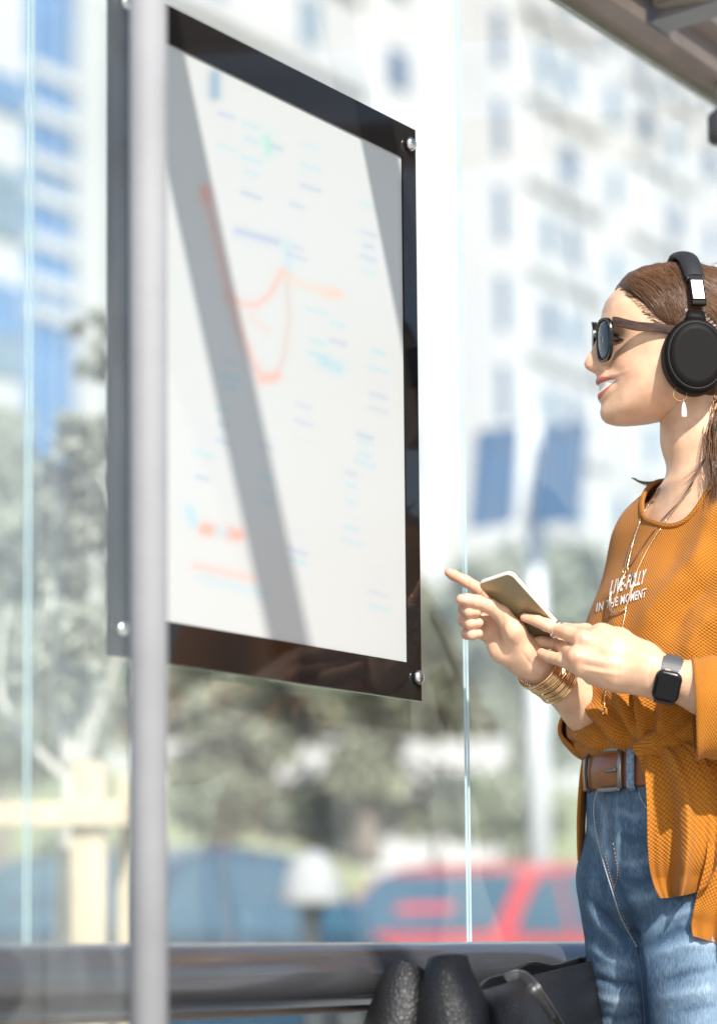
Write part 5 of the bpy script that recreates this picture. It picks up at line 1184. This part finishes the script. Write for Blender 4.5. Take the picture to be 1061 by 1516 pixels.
r = MB(); r.lathe(waist(px_a(884), 1143, .0092), FWD, [(.003, 0), (.0028, .0004), (.0, .0004)], 10, sx=.5); r.build('punch_hole', mat('hole_dark', (.02, .01, .006), .9), belt)
# belt loop of the jeans
rows = []
for py, o_ in ((1112, .006), (1114, .0105), (1142, .0115), (1168, .0110), (1175, .0065)): rows.append([waist(a, py, o_) for a in np.linspace(px_a(928.5), px_a(939.5), 6)])
M_loop = mat('loop_denim', (0.26, 0.33, 0.42), .8, dirt=(.05, .10, .19), vscale=230); MB().grid(rows).build('belt_loop', M_loop, jeans, smooth=True, solid=.0025)
# ---------------------------------------------------------------- shoes (below the picture)
M_shoe = mat('white_shoe', (.7, .69, .67), .5, var=.05); M_sole = mat('shoe_sole', (.78, .77, .74), .7)
for c, nm in ((atz(1000, 1516, .08, 0), 0), (atz(1072, 1516, -.055, 0), 1)):
    c = Vector(c); rows = []
    for t, w, h in ((-.085, .020, .05), (-.07, .034, .075), (-.02, .038, .10), (.03, .040, .085), (.09, .045, .06), (.14, .040, .045), (.168, .018, .032)):
        o_ = c + FWD * t; rows.append([o_ + LEFT * (w * math.cos(b)) + UPV * (.022 + max(0, h - .022) * max(0, math.sin(b)) if math.sin(b) > -.01 else .022) for b in np.linspace(0, 2 * PI, 20, endpoint=False)])
    m_ = MB().grid(rows, closed=True); m_.add(rows[0], [tuple(range(20))]); m_.add(rows[-1], [tuple(range(19, -1, -1))]); sh_ = m_.build('shoe', M_shoe, person, smooth=True)
    ol = [c + FWD * t + LEFT * w for t, w in ((-.088, .0), (-.075, .036), (-.02, .041), (.05, .043), (.10, .048), (.15, .042), (.172, .0), (.15, -.042), (.10, -.048), (.05, -.043), (-.02, -.041), (-.075, -.036))]
    m_ = MB(); m_.grid([[p for p in ol], [p + UPV * .024 for p in ol]], closed=True); m_.add(ol, [tuple(range(12))]); m_.add([p + UPV * .024 for p in ol], [tuple(range(11, -1, -1))]); m_.build('sole', M_sole, sh_)
# ================================================================ things worn and held
# ---------------------------------------------------------------- sunglasses
M_tort = mat('tortoise_shell', (0.007, 0.006, 0.006), 0.25, spec=.3, dirt=(0.085, 0.038, 0.017), vscale=60, stretch=(.6, 1, 2.2)); M_rimb = mat('black_acetate', (.004, .004, .004), .25, spec=.25); M_lens = mat('dark_lens', (0.014, 0.014, 0.013), 0.05, spec=.25)
sg = empty('sunglasses', hp(.09, 0, .014), 'dark sunglasses with tortoiseshell temples worn by the woman', 'sunglasses')
def gl_pt(l, b, o_=0.0): return hp(.0955 + o_ - 2.15 * l * l, l, (522 - 506) / PXM + b - .168 * l)
def lens_outline(s, k=48, grow=0.0):
    pts = []
    for i in range(k):
        a = 2 * PI * i / k; ca, sa = math.cos(a), math.sin(a)
        rx = .0236 + grow; rz = (.0275 if sa < 0 else .0258) + grow
        x = np.sign(ca) * abs(ca) ** .66 * rx * (1.0 if sa > 0 else 1 - .10 * abs(sa)); z = np.sign(sa) * abs(sa) ** .66 * rz
        pts.append((s * (.0378 + x), z + .0035 * (ca) * (1 if sa > 0 else 0)))
    return pts
for s in (1, -1):
    inn = lens_outline(s); out = lens_outline(s, grow=.0034); k = len(inn)
    r = MB(); rows = [[gl_pt(*p, .0015) for p in inn], [gl_pt(*p, .0025) for p in out], [gl_pt(p[0], p[1], -.0025) for p in out], [gl_pt(*p, -.002) for p in inn]]; rows.append(rows[0])
    r.grid(rows, closed=True); fr = r.build('rim', M_rimb, sg, smooth=False, bevel=.0008)
    r = MB(); c_ = (s * .0378, 0); rows = [[gl_pt(c_[0] + (p[0] - c_[0]) * f, p[1] * f, .0004 + .0015 * (1 - f * f)) for p in inn] for f in (1.0, .8, .6, .4, .2, .01)]; r.grid(rows, closed=True); r.build('lens', M_lens, fr, smooth=True, solid=.0012)
    tp = [gl_pt(s * .0655, .0225, -.001), gl_pt(s * .0690, .0225, -.006)]
    tp += [hp(.055, s * .0755, .0182), hp(.03, s * .0785, .0160), hp(.0, s * .0775, .0125), hp(-.03, s * .0770, .0080), hp(-.05, s * .0765, -.0010)]
    tp = catmull(tp, 6); r = MB(); rows = []
    for i, p in enumerate(tp):
        t = i / (len(tp) - 1); h_ = .0066 - .0016 * t; w_ = .0019; rows.append([p + UPV * h_ + HL * w_, p + UPV * h_ - HL * w_, p - UPV * h_ - HL * w_, p - UPV * h_ + HL * w_])
    r.grid(rows, closed=True); r.add(rows[0], [(0, 1, 2, 3)]); r.add(rows[-1], [(3, 2, 1, 0)]); r.build('temple', M_tort, sg, bevel=.0007)
r = MB(); r.tube(catmull([gl_pt(.0105, .006, 0), gl_pt(0, .0095, .001), gl_pt(-.0105, .006, 0)], 5), .0026, 8); r.build('bridge', M_tort, sg, smooth=True)

# ---------------------------------------------------------------- headphones
M_hp = mat('matte_black', (0.0055, 0.0045, 0.004), 0.55, spec=.10, bump=.00008, bscale=900); M_pad = mat('ear_pad', (0.006, 0.006, 0.006), 0.6, bump=.0003, bscale=200); M_chr = mat('chrome', (0.15, 0.155, 0.18), 0.25, 1.0); M_grey = mat('grey_band', (0.018, 0.018, 0.020), .55, spec=.25, bump=.0002, bscale=500)
hd_ = empty('headphones', hp(-.02, 0, .08), 'black over ear headphones with chrome sliders worn by the woman', 'headphones')
ca, cb = -.0190, (522 - 530) / PXM - .0185
def band_pt(t):
    """t -1..1 over the head, ear to ear"""
    a = t * 1.30; rx, rz = .0885, .1010
    return hp(-.0215 - .004 * abs(t), rx * math.sin(a) ** 1 if True else 0, .0285 + rz * math.cos(a))
for s in (1, -1):
    c = hp(ca, s * .070, cb); ax = HL * s
    MB().lathe(c, ax, [(.030, 0), (.046, .001), (.0495, .006), (.0495, .011), (.046, .016), (.03, .017)], 56, sx=1.03, sy=.86).build('ear_pad', M_pad, hd_, smooth=True)
    tilt = (ax + HF * .05 * 0).normalized()
    cup = MB().lathe(c + ax * .017, tilt, [(.040, 0), (.0480, .0005), (.0496, .004), (.0492, .009), (.0470, .0135), (.0445, .0155), (.0432, .0150), (.0424, .0152), (.0405, .0175), (.034, .0187), (.0335, .0187)], 64, sx=1.03, sy=.86).build('ear_cup', M_hp, hd_, smooth=True)
    MB().ring(c + ax * (.017 + .0152), tilt, .0445, .0009, 64, 6, R2=.0445 * .84).build('cup_ring', M_grey, cup, smooth=True)
    # yoke and slider
    y0 = hp(ca - .002, s * .0915, cb + .049); y1 = band_pt(s * .96)
    r = MB(); r.tube([y0 - UPV * .004 - HL * s * .002, y0.lerp(y1, .35)], [.016, .0115], 16, flat=.32, up=HL); r.build('yoke', M_hp, hd_, smooth=True)
    d_ = (band_pt(s * .80) - band_pt(s * .98)); q = band_pt(s * .93); uu = (band_pt(s * .86) - band_pt(s * 1.0)).normalized(); nn = HF.cross(uu) * s; nn = nn if nn.dot(HL * s) > 0 else -nn
    MS = Matrix((HF, nn, uu)).transposed()
    sl_ = MB().box(q + nn * .003, (.0205, .006, .047), MS).build('slider', M_hp, hd_, bevel=.002)
    MB().box(q + nn * .0065 - uu * .001, (.0170, .003, .030), MS).build('chrome_plate', M_chr, sl_, bevel=.001)
    q2 = band_pt(s * .775); uu = (band_pt(s * .74) - band_pt(s * .81)).normalized(); nn = HF.cross(uu); nn = nn if nn.dot(HL * s) > 0 else -nn
    MB().box(q2 + nn * .0025, (.0235, .0095, .0075), Matrix((HF, nn, uu)).transposed()).build('metal_ring', M_chr, sl_, bevel=.002)
ts = np.linspace(-.76, .76, 41); r = MB(); rows = []
for t in ts:
    p = band_pt(t); u_ = (band_pt(t + .02) - band_pt(t - .02)).normalized(); nn = HF.cross(u_); nn = nn if nn.z > 0 or abs(t) > .7 else -nn
    if nn.dot(p - hp(-.02, 0, .03)) < 0: nn = -nn
    w_ = .0135 + .001 * math.cos(t * 2); rows.append([p + HF * (w_ * math.cos(b)) + nn * (.0025 + .0062 * math.sin(b)) for b in np.linspace(0, 2 * PI, 16, endpoint=False)])
r.grid(rows, closed=True); r.add(rows[0], [tuple(range(16))]); r.add(rows[-1], [tuple(range(15, -1, -1))]); r.build('headband', M_grey, hd_, smooth=True)

# ---------------------------------------------------------------- earring
M_gold = mat('gold', (0.78, 0.52, 0.26), 0.24, 1.0, var=.08, vscale=60); M_pearl = mat('mother_of_pearl', (0.72, 0.68, 0.64), .25, var=.15, vscale=200)
eg = empty('earring', Q(1008, 578, -.085), 'gold hoop earring with a white drop below the headphone cup', 'earring')
c = Q(1006, 583, -.083); MB().ring(c, (0.15, -1, 0), .0092, .0008, 36, 8).build('hoop', M_gold, eg, smooth=True)
r = MB(); r.tube([Q(1010.5, 591, -.084), Q(1011.2, 596, -.084)], .0005, 6); r.lathe(Q(1011.3, 595.5, -.084), (0, 0, -1), [(.0012, 0), (.0030, .006), (.0040, .016), (.0036, .0195), (0, .020)], 8); r.build('drop', M_pearl, eg)

# ---------------------------------------------------------------- phone
M_phone = mat('phone_back', (0.30, 0.25, 0.145), 0.36, 0.55, var=.05, vscale=10); M_pedge = mat('phone_edge', (0.80, 0.75, 0.68), 0.25, 0.4); M_scr = mat('phone_screen', (.01, .01, .012), .06)
ph_ = empty('smartphone', phc, 'gold backed smartphone held up in both hands', 'smartphone')
MPh = Matrix((ex, ey, ez)).transposed()
def rrect(w, h, rad, k=6):
    o = []
    for cx_, cy_, a0_ in ((w / 2 - rad, h / 2 - rad, 0), (-w / 2 + rad, h / 2 - rad, PI / 2), (-w / 2 + rad, -h / 2 + rad, PI), (w / 2 - rad, -h / 2 + rad, 1.5 * PI)):
        for i in range(k + 1): a = a0_ + PI / 2 * i / k; o.append((cx_ + rad * math.cos(a), cy_ + rad * math.sin(a)))
    return o
def slab(prof, c, M, w, h, rad):
    """prof: (inset, height)"""
    r = MB(); rows = [[Vector(c) + M @ Vector((x, y, z)) for x, y in rrect(w - 2 * i_, h - 2 * i_, max(rad - i_, .0005))] for i_, z in prof]; n = len(rows[0]); r.grid(rows, closed=True)
    r.add(rows[0], [tuple(range(n - 1, -1, -1))]); r.add(rows[-1], [tuple(range(n))]); return r
slab([(.0016, -phT / 2), (.0004, -phT / 2 + .001), (0, -phT / 2 + .0025), (0, phT / 2 - .0025), (.0004, phT / 2 - .001), (.0016, phT / 2)], phc, MPh, phW, phL, .009).build('frame', M_pedge, ph_, smooth=False, bevel=.0003)
slab([(.0012, phT / 2), (.0012, phT / 2 + .0003), (.0016, phT / 2 + .0005)], phc, MPh, phW, phL, .009).build('back_cover', M_phone, ph_)
slab([(.0012, -phT / 2 - .0004), (.0012, -phT / 2 - .0001)], phc, MPh, phW, phL, .009).build('screen', M_scr, ph_)

# ---------------------------------------------------------------- watch
wt = empty('smartwatch', Q(989, 1012, -.23), 'black square smartwatch on the wrist of the hand holding the phone', 'watch')
axw = (Vector(WLf) - Vector(EL)).normalized()                      # along the forearm to the hand
wc = Vector(WLf) + axw * -.005; vn = (Vector((0, -1, -.42)) - axw * Vector((0, -1, -.42)).dot(axw)).normalized(); vt = axw.cross(vn)
M_wb = mat('watch_band', (.055, .055, .06), .5); M_wc = mat('watch_case', (.008, .008, .009), .3, .3); M_wg = mat('watch_glass', (.003, .003, .004), .06, spec=.25)
r = MB(); rows = []
for i in range(48):
    a = 2 * PI * i / 48; rad = Vector((0, 0, 0)) + vn * (math.cos(a) * .0285) + vt * (math.sin(a) * .0300) + Vector((0, .004, 0)); nd = (vn * math.cos(a) + vt * math.sin(a)); w_ = .0105 if math.cos(a) < .2 else .0135
    rows.append([wc + rad + axw * w_, wc + rad + nd * .0022 + axw * (w_ - .001), wc + rad + nd * .0022 - axw * (w_ - .001), wc + rad - axw * w_])
rows.append(rows[0]); r.grid(rows, closed=True); r.build('strap', M_wb, wt, smooth=False, bevel=.0006)
MWt = Matrix((axw, vt, vn)).transposed(); fc = wc + vn * .0290 + Vector((0, .004, 0))
cs_ = slab([(.002, 0), (0, .002), (0, .007), (.0012, .009), (.0035, .0102)], fc, MWt, .0340, .0400, .0095).build('case', M_wc, wt, smooth=True)
slab([(.0024, .0098), (.0026, .0106), (.005, .0110)], fc, MWt, .0340, .0400, .0095).build('display', M_wg, cs_)

# ---------------------------------------------------------------- bracelet of gold wires, rings
axb = (Vector(WRt) - Vector(ER)).normalized(); b0 = Vector(WRt) - axb * .004
br = empty('bracelet', b0, 'wide gold wire cuff bracelet on the pointing arm', 'bracelet')
r = MB(); rb_ = random.Random(4)
for i in range(30):
    t = i / 29; c = b0 - axb * (.043 * t); R_ = .0285 + .0045 * (1 - t) ** 2 + .0012 * t + rb_.uniform(-.0006, .0006)
    r.ring(c + Vector((rb_.uniform(-.0005, .0005), 0, rb_.uniform(-.0005, .0005))), (axb + Vector((rb_.gauss(0, .02), rb_.gauss(0, .02), rb_.gauss(0, .02)))), R_, .00072, 56, 6)
r.build('wires', M_gold, br, smooth=True)
for t, R_ in ((0, .0334), (1, .0300)):
    MB().ring(b0 - axb * (.0435 * t - .0005), axb, R_, .0013, 56, 8).build('rim', M_gold, br, smooth=True)
M_silver = mat('silver', (.80, .79, .77), .18, 1.0)
fd = (Vector(on_phone(797, 920, .0085)) - Vector(on_phone(822, 931, .0098))).normalized()
for k, (x, y, R_, lb) in enumerate(((826, 934, .0122, 'slim silver ring nearest the knuckle of the finger on the phone'), (820.5, 931, .0118, 'wider silver ring, the outer one of the pair on the finger over the phone'))):
    c = Vector(on_phone(x, y, .0096)); t = empty('ring', c, lb, 'ring', 'rings on the hands')
    MB().lathe(c - fd * .0015, fd, [(R_ - .0008, 0), (R_, .0004), (R_, .0026 if k else .002), (R_ - .0008, .003 if k else .0024)], 32).build('hoop', M_silver, t, smooth=True)
c = Q(712.5, 874.5, -.062); t = empty('ring', c, 'thin gold ring at the base of the pointing finger', 'ring', 'rings on the hands'); d_ = (Q(689, 860.5, -.066) - Q(712, 874, -.062)).normalized()
MB().ring(c, d_, .0090, .0009, 32, 8).build('hoop', M_gold, t, smooth=True)

# ---------------------------------------------------------------- necklaces
M_chain = mat('fine_gold_chain', (.70, .52, .34), .3, 1.0); M_cord = mat('dark_cord', (.12, .07, .045), .5)
bvh_skin = BVHTree.FromPolygons([Vector(v) for v in Vb], [tuple(int(i) for i in f) for f in Fb])
def lay_on(px, lift):
    out = []
    for v in px:
        a = cast(bvh_sw, v.x, v.y, lift); b = cast(bvh_skin, v.x, v.y, lift)
        c_ = [q for q in (a, b) if q]
        if c_: out.append(min(c_, key=lambda q: (q - CAMP).length))
    # ease jumps between skin and cloth
    for _ in range(3): out = [out[0]] + [out[i] * .5 + (out[i - 1] + out[i + 1]) * .25 for i in range(1, len(out) - 1)] + [out[-1]]
    return out
def chain(name, label, px, r_, m, pend=None, bead=True):
    t = empty('necklace', Q(*px[0], -.1), label, 'necklace', 'necklaces')
    pts = lay_on(catmull([Vector((*p, 0)) for p in px], 14), .0026); mb = MB(); mb.tube(pts, r_, 6)
    if bead:
        for i in range(0, len(pts), 2): mb.ball(pts[i], r_ * 1.5, 6, 5)
    mb.build('chain', m, t, smooth=True); return t
n1_t = chain('n', 'short dark cord necklace ending in a small gold ring above the chest lettering', [(979, 722), (962, 745), (947, 775), (935, 810), (927, 838), (929, 842), (936, 836), (955, 806), (980, 772), (1008, 742), (1026, 714)], .0009, M_cord, bead=False)
c = cast(bvh_sw, 929, 846, .004); MB().ring(c, (-.5, -.8, 0), .0042, .0008, 24, 8).build('pendant_ring', M_gold, n1_t, smooth=True)
n2_t = chain('n', 'long fine gold necklace with a hanging oval loop over the chest lettering', [(975, 728), (955, 760), (940, 800), (930, 840), (919, 868), (910, 895), (907, 902)], .0007, M_chain)
loop = lay_on(catmull([Vector((*p, 0)) for p in ((938, 845), (940, 862), (934, 884), (926, 903), (915, 909), (906, 904), (905, 890), (907, 876))], 10), .0030); MB().tube(loop, .0012, 8).build('oval_loop', M_chain, n2_t, smooth=True)
n3_t = chain('n', 'longest thin gold chain with a tiny bar hanging under the holding hand', [(1024, 722), (995, 760), (965, 805), (945, 845), (932, 885), (922, 930), (908, 985), (899, 1020), (894, 1052)], .0007, M_chain)
q = lay_on([Vector((894, 1050, 0)), Vector((893, 1060, 0))] , .003); MB().tube(q, .0018, 8).build('bar_pendant', M_gold, n3_t, smooth=True)

# ---------------------------------------------------------------- handbag on the bench
def leather_black():
    m = mat('pebbled_black_leather', (0.007, 0.007, 0.008), 0.47, spec=.36); nt = m.node_tree; b = nt.nodes['Principled BSDF']; tc = node(nt, 'ShaderNodeTexCoord')
    v = node(nt, 'ShaderNodeTexVoronoi', feature='DISTANCE_TO_EDGE', ins={'Scale': 185.0}); nt.links.new(tc.outputs['Object'], v.inputs['Vector'])
    mr = node(nt, 'ShaderNodeMapRange', ins={'From Max': .28}); nt.links.new(v.outputs['Distance'], mr.inputs[0])
    bp_ = node(nt, 'ShaderNodeBump', ins={'Strength': 1.0, 'Distance': .00045}); nt.links.new(mr.outputs[0], bp_.inputs['Height']); nt.links.new(bp_.outputs[0], b.inputs['Normal']); return m
M_bag = leather_black(); M_bagin = mat('bag_lining', (.008, .008, .009), .9)
bag = empty('handbag', P(720, 1500, 3.42), 'black pebbled leather handbag with a loop strap, standing on the bench by the rail', 'handbag')
bag.location.z = .475
def BP(px, py, Y): return P(px, py, Y - .12 * min(1, max(0, (905 - px) / 205)))
def soft_sheet(edge_rows, name, m, parent, thick=.004, k=12):
    """loft between rows of points given as (px, py, Y)"""
    rows = []
    for row in edge_rows: rows.append(catmull([BP(*q) for q in row], 10))
    cols = list(zip(*rows)); cols = [catmull(list(c), k) for c in cols]; rows2 = list(zip(*cols))
    return MB().grid([list(r_) for r_ in rows2]).build(name, m, parent, smooth=True, solid=thick)
# body: front wall sagging outward, top edge slanting up to the right
zb_px = 1404 + (CAM_H - .475) / 3.45 * 4000
soft_sheet([[(702, 1471, 3.40), (735, 1463, 3.36), (775, 1449, 3.37), (820, 1437, 3.50), (870, 1424, 3.65), (905, 1418, 3.73)],
            [(700, 1500, 3.37), (740, 1495, 3.31), (785, 1488, 3.31), (835, 1480, 3.45), (880, 1472, 3.63), (910, 1468, 3.71)],
            [(700, 1600, 3.36), (745, 1605, 3.28), (790, 1600, 3.28), (840, 1590, 3.42), (885, 1580, 3.60), (915, 1572, 3.70)],
            [(706, zb_px - 30, 3.38), (745, zb_px - 4, 3.32), (790, zb_px - 6, 3.32), (840, zb_px - 12, 3.46), (880, zb_px - 18, 3.62), (908, zb_px - 20, 3.70)]], 'front_wall', M_bag, bag, .005)
soft_sheet([[(702, 1471, 3.40), (720, 1450, 3.47), (752, 1440, 3.52), (785, 1424, 3.54), (820, 1428, 3.60), (862, 1416, 3.72), (905, 1418, 3.75)],
            [(702, 1520, 3.39), (722, 1500, 3.47), (755, 1495, 3.53), (790, 1490, 3.56), (825, 1488, 3.62), (865, 1480, 3.73), (910, 1470, 3.74)],
            [(704, zb_px - 30, 3.39), (725, zb_px - 20, 3.46), (755, zb_px - 20, 3.50), (790, zb_px - 20, 3.52), (825, zb_px - 24, 3.58), (865, zb_px - 26, 3.70), (908, zb_px - 24, 3.73)]], 'back_wall', M_bag, bag, .005)
# strap crossing the front wall, with its stitched keeper
fw = [o for o in bag.children if o.name.startswith('front_wall')][0]; bvh_bag = BVHTree.FromPolygons([v.co.copy() for v in fw.data.vertices], [tuple(p.vertices) for p in fw.data.polygons])
def strap_px(pts, w, name, lift, parent, m=None, thick=.003):
    pts = catmull([Vector((*p, 0)) for p in pts], 10); rows = []; last = None
    for i, p in enumerate(pts):
        t = (pts[min(i + 1, len(pts) - 1)] - pts[max(i - 1, 0)]); nx_, ny_ = -t.y, t.x; L_ = math.hypot(nx_, ny_); nx_ /= L_; ny_ /= L_
        h = cast(bvh_bag, p.x, p.y, 0); Y = (h.y if h else (last if last else 3.29)) - .0035 - lift; last = Y + .0035 + lift
        rows.append((p, nx_, ny_, Y))
    Ys = [r_[3] for r_ in rows]; Ys = [np.mean(Ys[max(0, i - 3):i + 4]) for i in range(len(Ys))]
    g_ = [[P(p.x + nx_ * w * s, p.y + ny_ * w * s, Y - .0015 * (1 - s * s)) for s in (-1, -.5, 0, .5, 1)] for (p, nx_, ny_, _), Y in zip(rows, Ys)]
    MB().grid(g_).build(name, m or M_bag, parent, smooth=True, solid=thick, bevel=.0008)
    return g_
M_strap = mat('smooth_black_leather', (.012, .012, .013), .38, spec=.45, bump=.0002, bscale=350); M_stit = mat('black_stitching', (.05, .05, .052), .7)
st_g = strap_px([(752, 1456), (762, 1450), (776, 1453), (797, 1480), (815, 1508), (848, 1560)], 13.5, 'strap', .003, bag, M_strap)
kp = strap_px([(780, 1460), (790, 1473), (804, 1493), (815, 1510)], 8.5, 'strap_keeper', .008, bag, M_strap)
r = MB()
for col in (0, 4):
    for i in range(2, len(st_g) - 2):
        a_, b_ = Vector(st_g[i][col]), Vector(st_g[i + 1][col]); c_ = Vector(st_g[i][2]); q = (c_ - a_) * .16 + Vector((0, -.0024, 0)); r.tube([a_ + q, a_.lerp(b_, .65) + q], .0007, 5)
r.build('stitching', M_stit, bag)
# two pinched side folds at the left: open topped, with a cut leather edge
def lobe(c_rows, name, slant):
    """rows: (cx px, py, half width px, depth half m, Y)"""
    rows = []
    for k_, (cx_, py, hw_, dp, Y) in enumerate(c_rows):
        f = max(0, 1 - k_ / 3)
        ring_ = []
        for a in np.linspace(0, 2 * PI, 48, endpoint=False):
            ca_, sa_ = math.cos(a), math.sin(a); x_ = np.sign(ca_) * abs(ca_) ** .9 * hw_; d_ = np.sign(sa_) * abs(sa_) ** 1.25 * dp
            ring_.append(BP(cx_ + x_, py + slant * f * ca_ * hw_ - 3 * f * (1 - ca_ * ca_), Y + d_))
        rows.append(ring_)
    cols = [catmull(list(c), 8) for c in zip(*rows)]; rows2 = [list(r_) for r_ in zip(*cols)]
    return MB().grid(rows2, closed=True).build(name, M_bag, bag, smooth=True, solid=.0045, bevel=.0006)
lobe([(607, 1430, 27, .016, 3.36), (603, 1450, 33, .024, 3.36), (597, 1482, 42, .034, 3.36), (588, 1530, 52, .044, 3.36), (582, 1620, 62, .05, 3.36), (585, zb_px - 8, 60, .05, 3.36)], 'side_gusset', .42)
lobe([(663, 1417, 26, .018, 3.33), (663, 1436, 32, .026, 3.33), (667, 1468, 44, .036, 3.33), (672, 1516, 55, .045, 3.33), (675, 1620, 64, .05, 3.33), (672, zb_px - 6, 60, .05, 3.33)], 'side_gusset', -.06)
